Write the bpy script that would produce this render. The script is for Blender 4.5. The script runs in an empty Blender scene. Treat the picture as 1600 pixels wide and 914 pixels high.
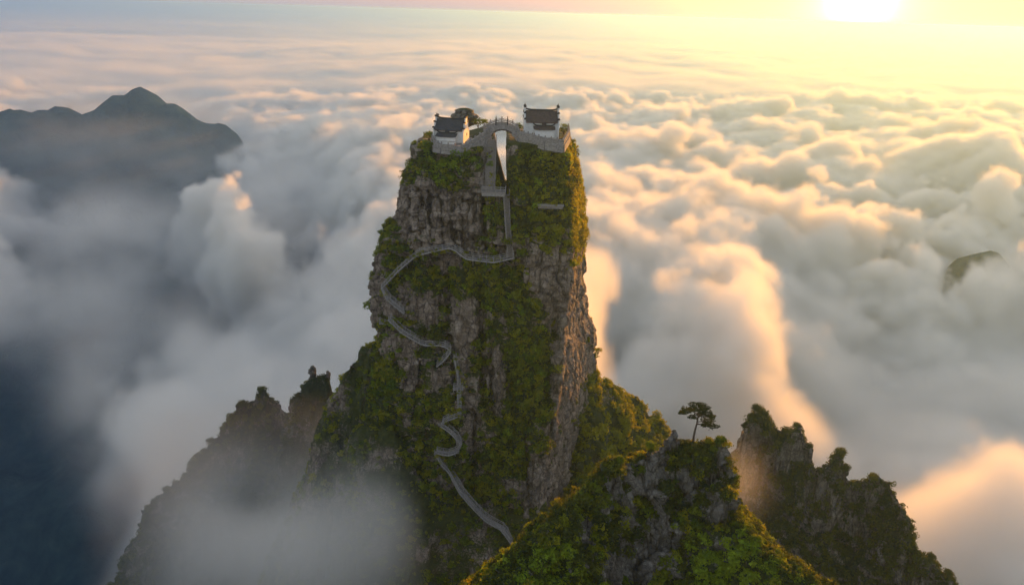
import bpy, bmesh, math, random, time
import numpy as np
from mathutils import Matrix, Vector
from mathutils.bvhtree import BVHTree
T0 = time.time()
sc = bpy.context.scene
COL = sc.collection
R = math.radians
rnd = random.Random(5)

# =====================================================================  camera
# metres; the drone hovers at the origin, z = 0 is its own height, +Y is where it looks
F = 1256.0                                     # focal length in photograph pixels (1600 wide)
PITCH, ROLL = R(19.2), R(1.7)
cam = bpy.data.cameras.new('camera'); co = bpy.data.objects.new('camera', cam); COL.objects.link(co)
cam.sensor_width = 36; cam.lens = 36*F/1600; cam.clip_start = 1; cam.clip_end = 80000
CM = Matrix.Rotation(R(90)-PITCH, 4, 'X') @ Matrix.Rotation(ROLL, 4, 'Z')
co.matrix_world = CM; sc.camera = co
R3 = np.array(CM.to_3x3())
def ray(px, py): return R3 @ np.array([(px-800)/F, (457-py)/F, -1.0])
def at(px, py, Y):                             # the place at depth Y seen at that spot of the photograph
    v = ray(px, py); return v*(Y/v[1])
def atz(px, py, z): v = ray(px, py); return v*(z/v[2])

# =====================================================================  sky, sun, exposure
SUN_EL, SUN_AZ = R(4.4), R(31)
SD = Vector((math.sin(SUN_AZ)*math.cos(SUN_EL), math.cos(SUN_AZ)*math.cos(SUN_EL), math.sin(SUN_EL)))
w = bpy.data.worlds.new('World'); sc.world = w; w.use_nodes = True
nt = w.node_tree; bg = nt.nodes['Background']
sky = nt.nodes.new('ShaderNodeTexSky'); sky.sky_type = 'NISHITA'; sky.sun_disc = False
sky.sun_elevation = SUN_EL; sky.sun_rotation = SUN_AZ; sky.altitude = 2000; sky.air_density = 1.8; sky.dust_density = 1.2; sky.ozone_density = 2.0
# the sun itself, low over the horizon: a blinding core in a wide golden glow
GLOW = Vector((math.sin(SUN_AZ-R(9.4))*math.cos(R(1.4)), math.cos(SUN_AZ-R(9.4))*math.cos(R(1.4)), math.sin(R(1.4))))
tc = nt.nodes.new('ShaderNodeTexCoord')
dt = nt.nodes.new('ShaderNodeVectorMath'); dt.operation = 'DOT_PRODUCT'; dt.inputs[1].default_value = GLOW
nt.links.new(tc.outputs['Generated'], dt.inputs[0])
tint = nt.nodes.new('ShaderNodeVectorMath'); tint.operation = 'MULTIPLY'; tint.inputs[1].default_value = (1.24, .945, .87); nt.links.new(sky.outputs[0], tint.inputs[0])
acc = tint.outputs[0]
# pale dusty air lying along the whole horizon
tc0 = nt.nodes.new('ShaderNodeTexCoord'); sp0 = nt.nodes.new('ShaderNodeSeparateXYZ'); nt.links.new(tc0.outputs['Generated'], sp0.inputs[0])
ab0 = nt.nodes.new('ShaderNodeMath'); ab0.operation = 'ABSOLUTE'; nt.links.new(sp0.outputs['Z'], ab0.inputs[0])
ml0 = nt.nodes.new('ShaderNodeMath'); ml0.operation = 'MULTIPLY'; ml0.inputs[1].default_value = -4; nt.links.new(ab0.outputs[0], ml0.inputs[0])
ex0 = nt.nodes.new('ShaderNodeMath'); ex0.operation = 'EXPONENT'; nt.links.new(ml0.outputs[0], ex0.inputs[0])
mx0 = nt.nodes.new('ShaderNodeMix'); mx0.data_type = 'RGBA'; nt.links.new(ex0.outputs[0], mx0.inputs[0]); nt.links.new(acc, mx0.inputs[6]); mx0.inputs[7].default_value = (.66, .70, .86, 1)
acc = mx0.outputs[2]
for half, col in ((.9, (22, 19, 11)), (2.2, (4.5, 3.2, .9)), (6, (1.7, 1.1, .14)), (12, (1.3, .72, .05)), (26, (.75, .34, .05)), (55, (.20, .11, .08))):
    k = math.log(2)/(1-math.cos(R(half)))
    n1_ = nt.nodes.new('ShaderNodeMath'); n1_.operation = 'MULTIPLY_ADD'; n1_.inputs[1].default_value = k; n1_.inputs[2].default_value = -k
    nt.links.new(dt.outputs['Value'], n1_.inputs[0])
    ex = nt.nodes.new('ShaderNodeMath'); ex.operation = 'EXPONENT'; nt.links.new(n1_.outputs[0], ex.inputs[0])
    vs = nt.nodes.new('ShaderNodeVectorMath'); vs.operation = 'SCALE'; vs.inputs[0].default_value = col; nt.links.new(ex.outputs[0], vs.inputs['Scale'])
    ad = nt.nodes.new('ShaderNodeVectorMath'); ad.operation = 'ADD'; nt.links.new(acc, ad.inputs[0]); nt.links.new(vs.outputs[0], ad.inputs[1]); acc = ad.outputs[0]
nt.links.new(acc, bg.inputs[0]); bg.inputs[1].default_value = 0.15
sun = bpy.data.lights.new('sun', 'SUN'); so = bpy.data.objects.new('sun', sun); COL.objects.link(so)
sun.energy = 2.5; sun.angle = R(0.6); sun.color = (1, .395, .03)
so.rotation_euler = SD.to_track_quat('Z', 'Y').to_euler()
sc.view_settings.view_transform = 'Standard'; sc.view_settings.look = 'None'
sc.view_settings.exposure = 1.9
sc.cycles.use_denoising = True
sc.cycles.use_adaptive_sampling = True; sc.cycles.adaptive_threshold = 0.02
sc.cycles.max_bounces = 10; sc.cycles.diffuse_bounces = 3; sc.cycles.volume_bounces = 8; sc.cycles.transparent_max_bounces = 8
sc.cycles.volume_step_rate = 1.0

# =====================================================================  noise
def hash3(a, b, c, s):
    n = (a*374761393 + b*668265263 + c*2147483647 % 1000003 + c*1013904223 + s*974634721) & 0x7fffffff
    n = ((n ^ (n >> 13))*1274126177) & 0x7fffffff
    n = ((n ^ (n >> 15))*739188937) & 0x7fffffff
    return ((n ^ (n >> 16)) & 0xffff)/65535.0
def pnoise(P, scale, seed=0):                  # smooth value noise at any points, -1..1
    P = np.asarray(P)/scale + 100.0
    i = np.floor(P).astype(np.int64); f = P-i; f = f*f*f*(f*(f*6-15)+10)
    r = 0
    for dx in (0, 1):
        wx = f[:, 0] if dx else 1-f[:, 0]
        for dy in (0, 1):
            wy = f[:, 1] if dy else 1-f[:, 1]
            for dz in (0, 1):
                wz = f[:, 2] if dz else 1-f[:, 2]
                r = r + wx*wy*wz*hash3(i[:, 0]+dx, i[:, 1]+dy, i[:, 2]+dz, seed)
    return r*2-1
def pfbm(P, scale, seed=0, n=4, gain=.5):
    r = 0; a = 1; P = np.asarray(P); s = np.asarray(scale, float)
    for o in range(n):
        Q = P if o == 0 else P@ROTN[o % 3].T
        r = r + a*pnoise(Q, s/(2.03**o), seed+o*31); a *= gain
    return r
ROTN = [np.array(Matrix.Rotation(.7+k, 3, Vector((.3+k, .8, .5-k*.3)).normalized())) for k in range(3)]
def cells(P, scale, seed=0):                   # nearest jittered cell: a value per cell, and the distance to its border
    P = np.asarray(P)/scale + 100.0
    b = np.floor(P-.5).astype(np.int64)
    d1 = np.full(len(P), 9.); d2 = d1.copy(); v = np.zeros(len(P))
    for dx in (0, 1):
        for dy in (0, 1):
            for dz in (0, 1):
                c = b+np.array((dx, dy, dz))
                q = [c[:, k]+.5+(hash3(c[:, 0], c[:, 1], c[:, 2], seed+k)-.5)*.7-P[:, k] for k in range(3)]
                d = np.sqrt(q[0]**2+q[1]**2+q[2]**2)
                near = d < d1
                d2 = np.where(near, d1, np.minimum(d2, d))
                v = np.where(near, hash3(c[:, 0], c[:, 1], c[:, 2], seed+9), v)
                d1 = np.where(near, d, d1)
    return v*2-1, d2-d1
def bs(xs, scale, off):
    t = xs/scale+off; i = np.floor(t).astype(int); f = t-i
    return i, ((1-f)**3/6, (3*f**3-6*f**2+4)/6, (-3*f**3+3*f**2+3*f+1)/6, f**3/6)
def vnoise(axes, scale, seed):                 # the same on a regular grid of any size, quickly; grids that meet agree
    idx = []; ws = []; ii = []
    for k, a in enumerate(axes):
        i, wt = bs(a, scale[k] if isinstance(scale, (tuple, list)) else scale, (seed*.37+k*.61) % 1)
        i0 = i.min(); idx.append(i-i0); ws.append(wt); ii.append(np.arange(i0, i.max()+4)+500)
    if len(axes) == 2: ii.append(np.array([seed]))
    I = np.meshgrid(*ii, indexing='ij')
    L = (hash3(I[0], I[1], I[2], seed)*2-1).astype(np.float32)
    if len(axes) == 2: L = L[:, :, 0]
    for k in range(len(axes)-1, -1, -1):
        L = np.moveaxis(L, k, 0); sh = (-1,)+(1,)*(L.ndim-1)
        L = sum(L[idx[k]+j]*ws[k][j].reshape(sh).astype(np.float32) for j in range(4))
        L = np.moveaxis(L, 0, k)
    return L*1.8
def fbm(axes, scale, seed, n=4, gain=.5):
    r = 0; a = 1
    for o in range(n):
        s = [x/(2.03**o) for x in scale] if isinstance(scale, (tuple, list)) else scale/(2.03**o)
        r = r+a*vnoise(axes, s, seed+o*17); a *= gain
    return r
def worley(X, Y, cell, seed):
    gx = X/cell; gy = Y/cell; ix = np.floor(gx).astype(np.int64); iy = np.floor(gy).astype(np.int64)
    best = np.full(X.shape, 9., np.float32); z = np.zeros_like(ix)
    for dx in (-1, 0, 1):
        for dy in (-1, 0, 1):
            a = ix+dx; b = iy+dy
            best = np.minimum(best, np.hypot(a+hash3(a, b, z, seed)-gx, b+hash3(a, b, z, seed+7)-gy))
    return best
def puffs(X, Y, cell, seed): return np.sqrt(np.clip(1-worley(X, Y, cell, seed)**2, 0, 1))
def sm(x, a, b):
    t = np.clip((x-a)/(b-a), 0, 1); return t*t*(3-2*t)

# =====================================================================  materials
def nodes_of(name):
    m = bpy.data.materials.new(name); m.use_nodes = True
    return m, m.node_tree.nodes, m.node_tree.links.new, m.node_tree.nodes['Principled BSDF']
def ramp(N, L, fac, stops):
    r = N.new('ShaderNodeValToRGB'); e = r.color_ramp.elements
    while len(e) < len(stops): e.new(.5)
    for k, (p, c) in enumerate(stops): e[k].position = p; e[k].color = (*c, 1)
    L(fac, r.inputs[0]); return r.outputs[0]
def mixc(N, L, fac, a, b, mode='MIX'):
    x = N.new('ShaderNodeMix'); x.data_type = 'RGBA'; x.blend_type = mode
    for s, v in ((x.inputs[0], fac), (x.inputs[6], a), (x.inputs[7], b)):
        if isinstance(v, (int, float)): s.default_value = v
        elif isinstance(v, tuple): s.default_value = (*v, 1)
        else: L(v, s)
    return x.outputs[2]
def noise_node(N, L, scale, detail=5, rough=.55, vec=None, dist=0):
    n = N.new('ShaderNodeTexNoise'); n.inputs['Scale'].default_value = scale; n.inputs['Detail'].default_value = detail
    n.inputs['Roughness'].default_value = rough; n.inputs['Distortion'].default_value = dist
    if vec is not None: L(vec, n.inputs['Vector'])
    return n.outputs['Fac']
def geo_pos(N, L, scale=(1, 1, 1)):
    g = N.new('ShaderNodeNewGeometry'); mp = N.new('ShaderNodeMapping'); mp.inputs['Scale'].default_value = scale
    L(g.outputs['Position'], mp.inputs['Vector']); return mp.outputs[0]
def rock_material(name, dark, mid, light, green=(.06, .07, .016), strata=1.0):
    m, N, L, b = nodes_of(name)
    p = geo_pos(N, L); ps = geo_pos(N, L, (.25, .25, 1.6*strata)); pv = geo_pos(N, L, (1.1, 1.1, .16))
    c = ramp(N, L, noise_node(N, L, .35, 8, .62, p, .4), [(.28, dark), (.5, mid), (.72, light)])
    st = ramp(N, L, noise_node(N, L, .9, 6, .6, ps), [(.36, (.45, .42, .40)), (.52, (1, 1, 1)), (.66, (.78, .74, .72))])
    c = mixc(N, L, .75, c, st, 'MULTIPLY')
    sv = ramp(N, L, noise_node(N, L, .6, 6, .65, pv), [(.38, (.5, .48, .47)), (.55, (1, 1, 1))])
    c = mixc(N, L, .6, c, sv, 'MULTIPLY')
    li = ramp(N, L, noise_node(N, L, 1.7, 8, .7, p), [(.62, (0, 0, 0)), (.72, (1, 1, 1))])
    c = mixc(N, L, li, c, tuple(min(.6, x*1.5+.03) for x in light))
    for sc_, w_, k_ in (((.42, .42, .16), .028, .8), ((1.1, 1.1, .8), .035, .55)):
        pj = geo_pos(N, L, sc_); vo = N.new('ShaderNodeTexVoronoi'); vo.feature = 'DISTANCE_TO_EDGE'; vo.inputs['Scale'].default_value = 1
        wb = N.new('ShaderNodeTexNoise'); wb.inputs['Scale'].default_value = 1.6; wb.inputs['Detail'].default_value = 5; L(pj, wb.inputs['Vector'])
        wm = N.new('ShaderNodeVectorMath'); wm.operation = 'MULTIPLY_ADD'; wm.inputs[1].default_value = (.55, .55, .55); L(wb.outputs['Color'], wm.inputs[0]); L(pj, wm.inputs[2])
        L(wm.outputs[0], vo.inputs['Vector'])
        c = mixc(N, L, k_, c, ramp(N, L, vo.outputs['Distance'], [(.0, (.22, .2, .19)), (w_, (.6, .58, .56)), (w_*2.6, (1, 1, 1))]), 'MULTIPLY')
    a = N.new('ShaderNodeAttribute'); a.attribute_name = 'veg'
    gn = ramp(N, L, noise_node(N, L, 1.1, 7, .65, p), [(.3, tuple(x*.55 for x in green)), (.55, green), (.75, (green[0]*2.0, green[1]*1.6, green[2]*1.3))])
    mm = N.new('ShaderNodeMath'); mm.operation = 'MULTIPLY_ADD'; mm.inputs[1].default_value = 1.5; mm.inputs[2].default_value = -.75
    L(noise_node(N, L, 2.2, 8, .7, p), mm.inputs[0])
    ma = N.new('ShaderNodeMath'); ma.operation = 'ADD'; ma.use_clamp = True; L(a.outputs['Fac'], ma.inputs[0]); L(mm.outputs[0], ma.inputs[1])
    mf = ramp(N, L, ma.outputs[0], [(.38, (0, 0, 0)), (.6, (1, 1, 1))])
    c = mixc(N, L, mf, c, gn)
    L(c, b.inputs['Base Color']); b.inputs['Roughness'].default_value = .9; b.inputs['Specular IOR Level'].default_value = .25
    bp = N.new('ShaderNodeBump'); bp.inputs['Strength'].default_value = .9; bp.inputs['Distance'].default_value = .5
    s1 = noise_node(N, L, 2.2, 9, .68, p); s2 = noise_node(N, L, 1.6, 6, .6, ps)
    ad = N.new('ShaderNodeMath'); ad.operation = 'ADD'; L(s1, ad.inputs[0]); L(s2, ad.inputs[1])
    L(ad.outputs[0], bp.inputs['Height']); L(bp.outputs[0], b.inputs['Normal'])
    return m
def leaf_material(name, c0, c1, c2):
    m, N, L, b = nodes_of(name)
    oi = N.new('ShaderNodeObjectInfo'); a = N.new('ShaderNodeAttribute'); a.attribute_name = 'shade'
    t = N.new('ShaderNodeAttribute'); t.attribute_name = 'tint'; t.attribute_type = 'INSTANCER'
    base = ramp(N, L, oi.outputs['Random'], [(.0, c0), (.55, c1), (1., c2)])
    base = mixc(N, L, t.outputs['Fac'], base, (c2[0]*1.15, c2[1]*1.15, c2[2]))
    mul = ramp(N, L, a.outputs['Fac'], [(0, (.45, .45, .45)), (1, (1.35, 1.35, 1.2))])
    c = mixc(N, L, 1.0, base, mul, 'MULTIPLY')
    L(c, b.inputs['Base Color']); b.inputs['Roughness'].default_value = .75; b.inputs['Specular IOR Level'].default_value = .2
    tr = N.new('ShaderNodeBsdfTranslucent'); L(mixc(N, L, 1.0, c, (1.5, 1.35, .6), 'MULTIPLY'), tr.inputs[0])
    mx = N.new('ShaderNodeMixShader'); mx.inputs[0].default_value = .42
    L(b.outputs[0], mx.inputs[1]); L(tr.outputs[0], mx.inputs[2]); L(mx.outputs[0], N['Material Output'].inputs['Surface'])
    return m
def plain(name, col, rough=.85, var=.35, scale=2.0, bump=.15, dist=.05):
    m, N, L, b = nodes_of(name)
    p = geo_pos(N, L)
    c = ramp(N, L, noise_node(N, L, scale, 7, .65, p), [(.3, tuple(x*(1-var) for x in col)), (.7, tuple(min(.9, x*(1+var*.6)) for x in col))])
    L(c, b.inputs['Base Color']); b.inputs['Roughness'].default_value = rough; b.inputs['Specular IOR Level'].default_value = .3
    bp = N.new('ShaderNodeBump'); bp.inputs['Strength'].default_value = bump*3; bp.inputs['Distance'].default_value = dist
    L(noise_node(N, L, scale*3, 6, .65, p), bp.inputs['Height']); L(bp.outputs[0], b.inputs['Normal'])
    return m
M = {
 'rock': rock_material('banded_cliff_rock', (.17, .132, .102), (.37, .295, .235), (.52, .44, .365)),
 'grey_rock': rock_material('grey_crag_rock', (.11, .10, .09), (.25, .23, .205), (.43, .405, .37), (.04, .055, .015), .7),
 'dark_rock': rock_material('ridge_rock', (.12, .105, .09), (.26, .225, .19), (.40, .355, .305), (.03, .042, .012), .8),
 'leaf': leaf_material('shrub_leaves', (.07, .115, .010), (.16, .205, .016), (.28, .26, .02)),
 'leaf_dark': leaf_material('forest_leaves', (.03, .046, .012), (.06, .08, .016), (.11, .12, .02)),
 'leaf_bright': leaf_material('lush_leaves', (.09, .15, .012), (.16, .25, .02), (.25, .31, .025)),
 'needle': leaf_material('pine_needles', (.02, .035, .012), (.03, .048, .014), (.045, .06, .016)),
 'bark': plain('bark', (.10, .07, .05), .95, .5, 5, .5, .05),
 'stone': plain('weathered_pale_stone', (.36, .325, .30), .9, .45, 2.5, .3, .04),
 'tread': plain('worn_stone_step', (.30, .265, .24), .9, .4, 3.5, .2, .03),
 'wood': plain('grey_boardwalk', (.34, .315, .30), .9, .45, 3, .25, .03),
 'white': plain('limewashed_wall', (.80, .80, .79), .8, .13, 1.5, .08, .02),
 'tile': plain('dark_roof_tile', (.075, .075, .085), .7, .5, 3, .3, .03),
 'tile_brown': plain('brown_roof_tile', (.12, .085, .072), .75, .5, 3, .3, .03),
 'ridge_cap': plain('charcoal_ridge_cap', (.05, .047, .047), .7, .4, 4, .2, .02),
 'red_wood': plain('red_painted_wood', (.26, .055, .035), .6, .3, 4, .1, .02),
 'gilt': plain('ochre_painted_wood', (.42, .22, .07), .6, .3, 4, .1, .02),
}

# =====================================================================  object helpers
def link(name, me, mat=None, parent=None, loc=None):
    o = bpy.data.objects.new(name, me); COL.objects.link(o)
    if mat is not None and me is not None and not me.materials: me.materials.append(mat)
    if parent is not None: o.parent = parent
    if loc is not None: o.location = loc
    return o
def tag(o, label, cat, group=None):
    o['label'] = label; o['category'] = cat
    if group: o['group'] = group
    return o
def thing(name, label, cat, loc=(0, 0, 0), rz=0, group=None):
    o = bpy.data.objects.new(name, None); COL.objects.link(o); o.location = loc; o.rotation_euler = (0, 0, rz)
    o.empty_display_size = .5
    return tag(o, label, cat, group)
def mesh_np(name, V, Fc, smooth=True):
    me = bpy.data.meshes.new(name); n = len(Fc); k = Fc.shape[1]
    me.vertices.add(len(V)); me.vertices.foreach_set('co', np.asarray(V, np.float32).ravel())
    me.loops.add(n*k); me.loops.foreach_set('vertex_index', np.asarray(Fc, np.int32).ravel())
    me.polygons.add(n); me.polygons.foreach_set('loop_start', np.arange(0, n*k, k, dtype=np.int32))
    me.update(calc_edges=True); me.validate()
    me.polygons.foreach_set('use_smooth', np.full(len(me.polygons), smooth))
    return me
def set_attr(me, name, vals, dom='POINT'):
    a = me.attributes.new(name, 'FLOAT', dom); a.data.foreach_set('value', np.asarray(vals, np.float32).ravel())
def vco(me):
    a = np.empty(len(me.vertices)*3, np.float32); me.vertices.foreach_get('co', a); return a.reshape(-1, 3)
def vno(me):
    a = np.empty(len(me.vertices)*3, np.float32); me.vertex_normals.foreach_get('vector', a); return a.reshape(-1, 3)
def put(me, V): me.vertices.foreach_set('co', np.asarray(V, np.float32).ravel()); me.update()
class MB:                                      # gathers simple shapes into one mesh
    def __init__(s): s.v = []; s.f = []
    def add(s, vs, fs):
        b = len(s.v); s.v += [tuple(v) for v in vs]; s.f += [tuple(b+i for i in f) for f in fs]; return s
    def box(s, c, size, rot=None, taper=1.0):
        hx, hy, hz = (k/2 for k in size); vs = []
        for z in (-1, 1):
            t = taper if z > 0 else 1
            for x, y in ((-1, -1), (1, -1), (1, 1), (-1, 1)):
                v = Vector((x*hx*t, y*hy*t, z*hz))
                if rot is not None: v = rot @ v
                vs.append(v+Vector(c))
        return s.add(vs, [(3, 2, 1, 0), (4, 5, 6, 7), (0, 1, 5, 4), (1, 2, 6, 5), (2, 3, 7, 6), (3, 0, 4, 7)])
    def bar(s, a, b, wdt, hgt):                # a beam from a to b
        a = Vector(a); b = Vector(b); d = b-a; L = d.length
        if L < 1e-5: return s
        q = d.normalized(); up = Vector((0, 0, 1))
        if abs(q.z) > .98: up = Vector((0, 1, 0))
        sx = q.cross(up).normalized(); u = sx.cross(q)
        return s.box((a+b)/2, (wdt, L, hgt), Matrix((sx, q, u)).transposed())
    def tube(s, pts, rad, n=7):
        rings = []; b = len(s.v)
        for k, p in enumerate(pts):
            p = Vector(p); d = (Vector(pts[min(k+1, len(pts)-1)])-Vector(pts[max(k-1, 0)])).normalized()
            x = d.cross(Vector((0, 0, 1)) if abs(d.z) < .9 else Vector((1, 0, 0))).normalized(); y = d.cross(x)
            r = rad[k] if isinstance(rad, (list, tuple)) else rad
            for j in range(n):
                a = 2*math.pi*j/n; s.v.append(tuple(p+x*math.cos(a)*r+y*math.sin(a)*r))
        for k in range(len(pts)-1):
            for j in range(n):
                s.f.append((b+k*n+j, b+k*n+(j+1) % n, b+(k+1)*n+(j+1) % n, b+(k+1)*n+j))
        s.f.append(tuple(b+j for j in range(n))[::-1]); s.f.append(tuple(b+(len(pts)-1)*n+j for j in range(n)))
        return s
    def prism(s, poly, y0, y1):                # polygon in x,z pushed along y
        n = len(poly); vs = [(x, y0, z) for x, z in poly]+[(x, y1, z) for x, z in poly]
        return s.add(vs, [tuple(range(n)), tuple(range(2*n-1, n-1, -1))]+[(i, i+n, (i+1) % n+n, (i+1) % n) for i in range(n)])
    def mesh(s, name):
        me = bpy.data.meshes.new(name); me.from_pydata(s.v, [], s.f); me.update()
        bm = bmesh.new(); bm.from_mesh(me); bmesh.ops.recalc_face_normals(bm, faces=bm.faces); bm.to_mesh(me); bm.free()
        return me
    def build(s, name, mat, parent=None, loc=None): return link(name, s.mesh(name), mat, parent, loc)

# =====================================================================  numpy grid -> volume (for clouds) or mesh (for rock)
def grid_object(name, dens, lo, hi, mat=None, threshold=None, subdiv=0):
    nx, ny, nz = dens.shape
    me = bpy.data.meshes.new(name); me.vertices.add(nx*ny*nz); set_attr(me, 'd', dens)
    ob = link(name, me)
    g = bpy.data.node_groups.new(name, 'GeometryNodeTree')
    g.interface.new_socket('Geometry', in_out='INPUT', socket_type='NodeSocketGeometry'); g.interface.new_socket('Geometry', in_out='OUTPUT', socket_type='NodeSocketGeometry')
    N = g.nodes.new; L = g.links.new
    gi = N('NodeGroupInput'); go = N('NodeGroupOutput'); vc = N('GeometryNodeVolumeCube')
    vc.inputs['Min'].default_value = lo; vc.inputs['Max'].default_value = hi
    for k, ax in enumerate('XYZ'): vc.inputs['Resolution '+ax].default_value = dens.shape[k]
    def vm(op, a, b=None):
        n = N('ShaderNodeVectorMath'); n.operation = op; L(a, n.inputs[0])
        if b is not None: n.inputs[1].default_value = b
        return n.outputs[0]
    p = N('GeometryNodeInputPosition').outputs[0]
    p = vm('FLOOR', vm('ADD', vm('DIVIDE', vm('SUBTRACT', p, lo), [(hi[k]-lo[k])/(dens.shape[k]-1) for k in range(3)]), (.5, .5, .5)))
    sep = N('ShaderNodeSeparateXYZ'); L(p, sep.inputs[0])
    def im(a, b, op):
        n = N('FunctionNodeIntegerMath'); n.operation = op
        for k, v in enumerate((a, b)):
            if isinstance(v, int): n.inputs[k].default_value = v
            else: L(v, n.inputs[k])
        return n.outputs[0]
    i = im(im(im(im(sep.outputs[0], ny, 'MULTIPLY'), sep.outputs[1], 'ADD'), nz, 'MULTIPLY'), sep.outputs[2], 'ADD')
    na = N('GeometryNodeInputNamedAttribute'); na.data_type = 'FLOAT'; na.inputs[0].default_value = 'd'
    si = N('GeometryNodeSampleIndex'); si.data_type = 'FLOAT'; si.domain = 'POINT'
    L(gi.outputs[0], si.inputs['Geometry']); L(na.outputs[0], si.inputs['Value']); L(i, si.inputs['Index']); L(si.outputs[0], vc.inputs['Density'])
    last = vc.outputs[0]
    if threshold is None:
        s = N('GeometryNodeSetMaterial'); s.inputs['Material'].default_value = mat; L(last, s.inputs[0]); last = s.outputs[0]
    else:
        v2 = N('GeometryNodeVolumeToMesh'); v2.inputs['Threshold'].default_value = threshold; L(last, v2.inputs[0]); last = v2.outputs[0]
        if subdiv:
            sb = N('GeometryNodeSubdivideMesh'); sb.inputs['Level'].default_value = subdiv; L(last, sb.inputs[0]); last = sb.outputs[0]
    L(last, go.inputs[0])
    md = ob.modifiers.new('grid', 'NODES'); md.node_group = g
    if mat: me.materials.append(mat)
    return ob
def grid_mesh(name, dens, lo, hi, threshold=.5, subdiv=1):
    ob = grid_object('grid', dens, lo, hi, None, threshold, subdiv)
    dg = bpy.context.evaluated_depsgraph_get(); ev = ob.evaluated_get(dg)
    me = bpy.data.meshes.new_from_object(ev, depsgraph=dg); me.name = name
    old = ob.data; bpy.data.objects.remove(ob); bpy.data.meshes.remove(old)
    me.polygons.foreach_set('use_smooth', np.ones(len(me.polygons), bool)); me.materials.clear()
    for a in [a.name for a in me.attributes if a.name == 'd']: me.attributes.remove(me.attributes[a])
    return me

# =====================================================================  leaf clumps and the ground cover made of them
def bush_mesh(name, n, rad, leaf, squash=.75, seed=0, core=True):
    rg = np.random.default_rng(seed)
    d = rg.normal(size=(n, 3)); d /= np.linalg.norm(d, axis=1)[:, None]
    d[:, 2] = np.where(d[:, 2] < -.35, -d[:, 2], d[:, 2])
    lump = 1+.28*np.sin(d[:, 0]*5+seed)*np.cos(d[:, 1]*4.3+seed*2)+.2*np.sin(d[:, 2]*7+seed)
    r = rad*lump*(1-.45*rg.random(n)**2)
    c = d*r[:, None]; c[:, 2] *= squash
    nr = d+rg.normal(size=(n, 3))*.55; nr /= np.linalg.norm(nr, axis=1)[:, None]
    t = np.cross(nr, rg.normal(size=(n, 3))); t /= np.linalg.norm(t, axis=1)[:, None]; b = np.cross(nr, t)
    s = leaf*(.6+.8*rg.random(n))[:, None]
    V = np.stack([c-t*s, c-b*s*.55+nr*s*.15, c+t*s, c+b*s*.55+nr*s*.15], 1).reshape(-1, 3)
    Fc = np.arange(n*4).reshape(n, 4)
    me = mesh_np(name, V, Fc, False)
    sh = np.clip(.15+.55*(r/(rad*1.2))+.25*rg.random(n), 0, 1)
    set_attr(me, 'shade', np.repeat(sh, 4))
    return me
def cover(name, protos, P, S, tint, seed=0, nrm=None, mat=None):
    """foliage nobody could count: clumps strewn over the points P, kept as one object"""
    rg = np.random.default_rng(seed); n = len(P)
    me = bpy.data.meshes.new(name); me.vertices.add(n); me.vertices.foreach_set('co', np.asarray(P, np.float32).ravel())
    set_attr(me, 'size', S); set_attr(me, 'tint', tint); set_attr(me, 'spin', rg.random(n)*6.28); set_attr(me, 'kin', rg.integers(0, len(protos), n))
    a = me.attributes.new('lean', 'FLOAT_VECTOR', 'POINT')
    ln = rg.normal(size=(n, 3))*.25 if nrm is None else nrm
    rot = np.stack([-ln[:, 1]*.7, ln[:, 0]*.7, rg.random(n)*6.28], 1); a.data.foreach_set('vector', rot.astype(np.float32).ravel())
    ob = link(name, me, mat); ob['kind'] = 'stuff'
    g = bpy.data.node_groups.new(name, 'GeometryNodeTree')
    g.interface.new_socket('Geometry', in_out='INPUT', socket_type='NodeSocketGeometry'); g.interface.new_socket('Geometry', in_out='OUTPUT', socket_type='NodeSocketGeometry')
    N = g.nodes.new; L = g.links.new
    gi = N('NodeGroupInput'); go = N('NodeGroupOutput'); jn = N('GeometryNodeJoinGeometry')
    def at_(nm, tp):
        q = N('GeometryNodeInputNamedAttribute'); q.data_type = tp; q.inputs[0].default_value = nm; return q.outputs[0]
    for k, pr in enumerate(protos):
        ip = N('GeometryNodeInstanceOnPoints'); L(gi.outputs[0], ip.inputs['Points'])
        oi = N('GeometryNodeObjectInfo'); oi.inputs['Object'].default_value = pr; oi.inputs['As Instance'].default_value = True
        L(oi.outputs['Geometry'], ip.inputs['Instance'])
        eq = N('FunctionNodeCompare'); eq.data_type = 'FLOAT'; eq.operation = 'EQUAL'; eq.inputs[1].default_value = k; eq.inputs[12].default_value = .1
        L(at_('kin', 'FLOAT'), eq.inputs[0]); L(eq.outputs[0], ip.inputs['Selection'])
        er = N('FunctionNodeEulerToRotation'); L(at_('lean', 'FLOAT_VECTOR'), er.inputs[0]); L(er.outputs[0], ip.inputs['Rotation'])
        L(at_('size', 'FLOAT'), ip.inputs['Scale']); L(ip.outputs[0], jn.inputs[0])
    L(jn.outputs[0], go.inputs[0])
    md = ob.modifiers.new('strew', 'NODES'); md.node_group = g
    return ob
def proto(name, me, mat):
    me.materials.append(mat); return bpy.data.objects.new(name, me)       # never linked: only its mesh is used
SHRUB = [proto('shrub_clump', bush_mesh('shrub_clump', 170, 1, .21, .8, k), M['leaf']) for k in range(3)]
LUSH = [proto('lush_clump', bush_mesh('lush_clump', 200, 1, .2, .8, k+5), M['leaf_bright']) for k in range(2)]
DARK = [proto('forest_clump', bush_mesh('forest_clump', 150, 1, .22, .95, k+9), M['leaf_dark']) for k in range(3)]
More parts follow.
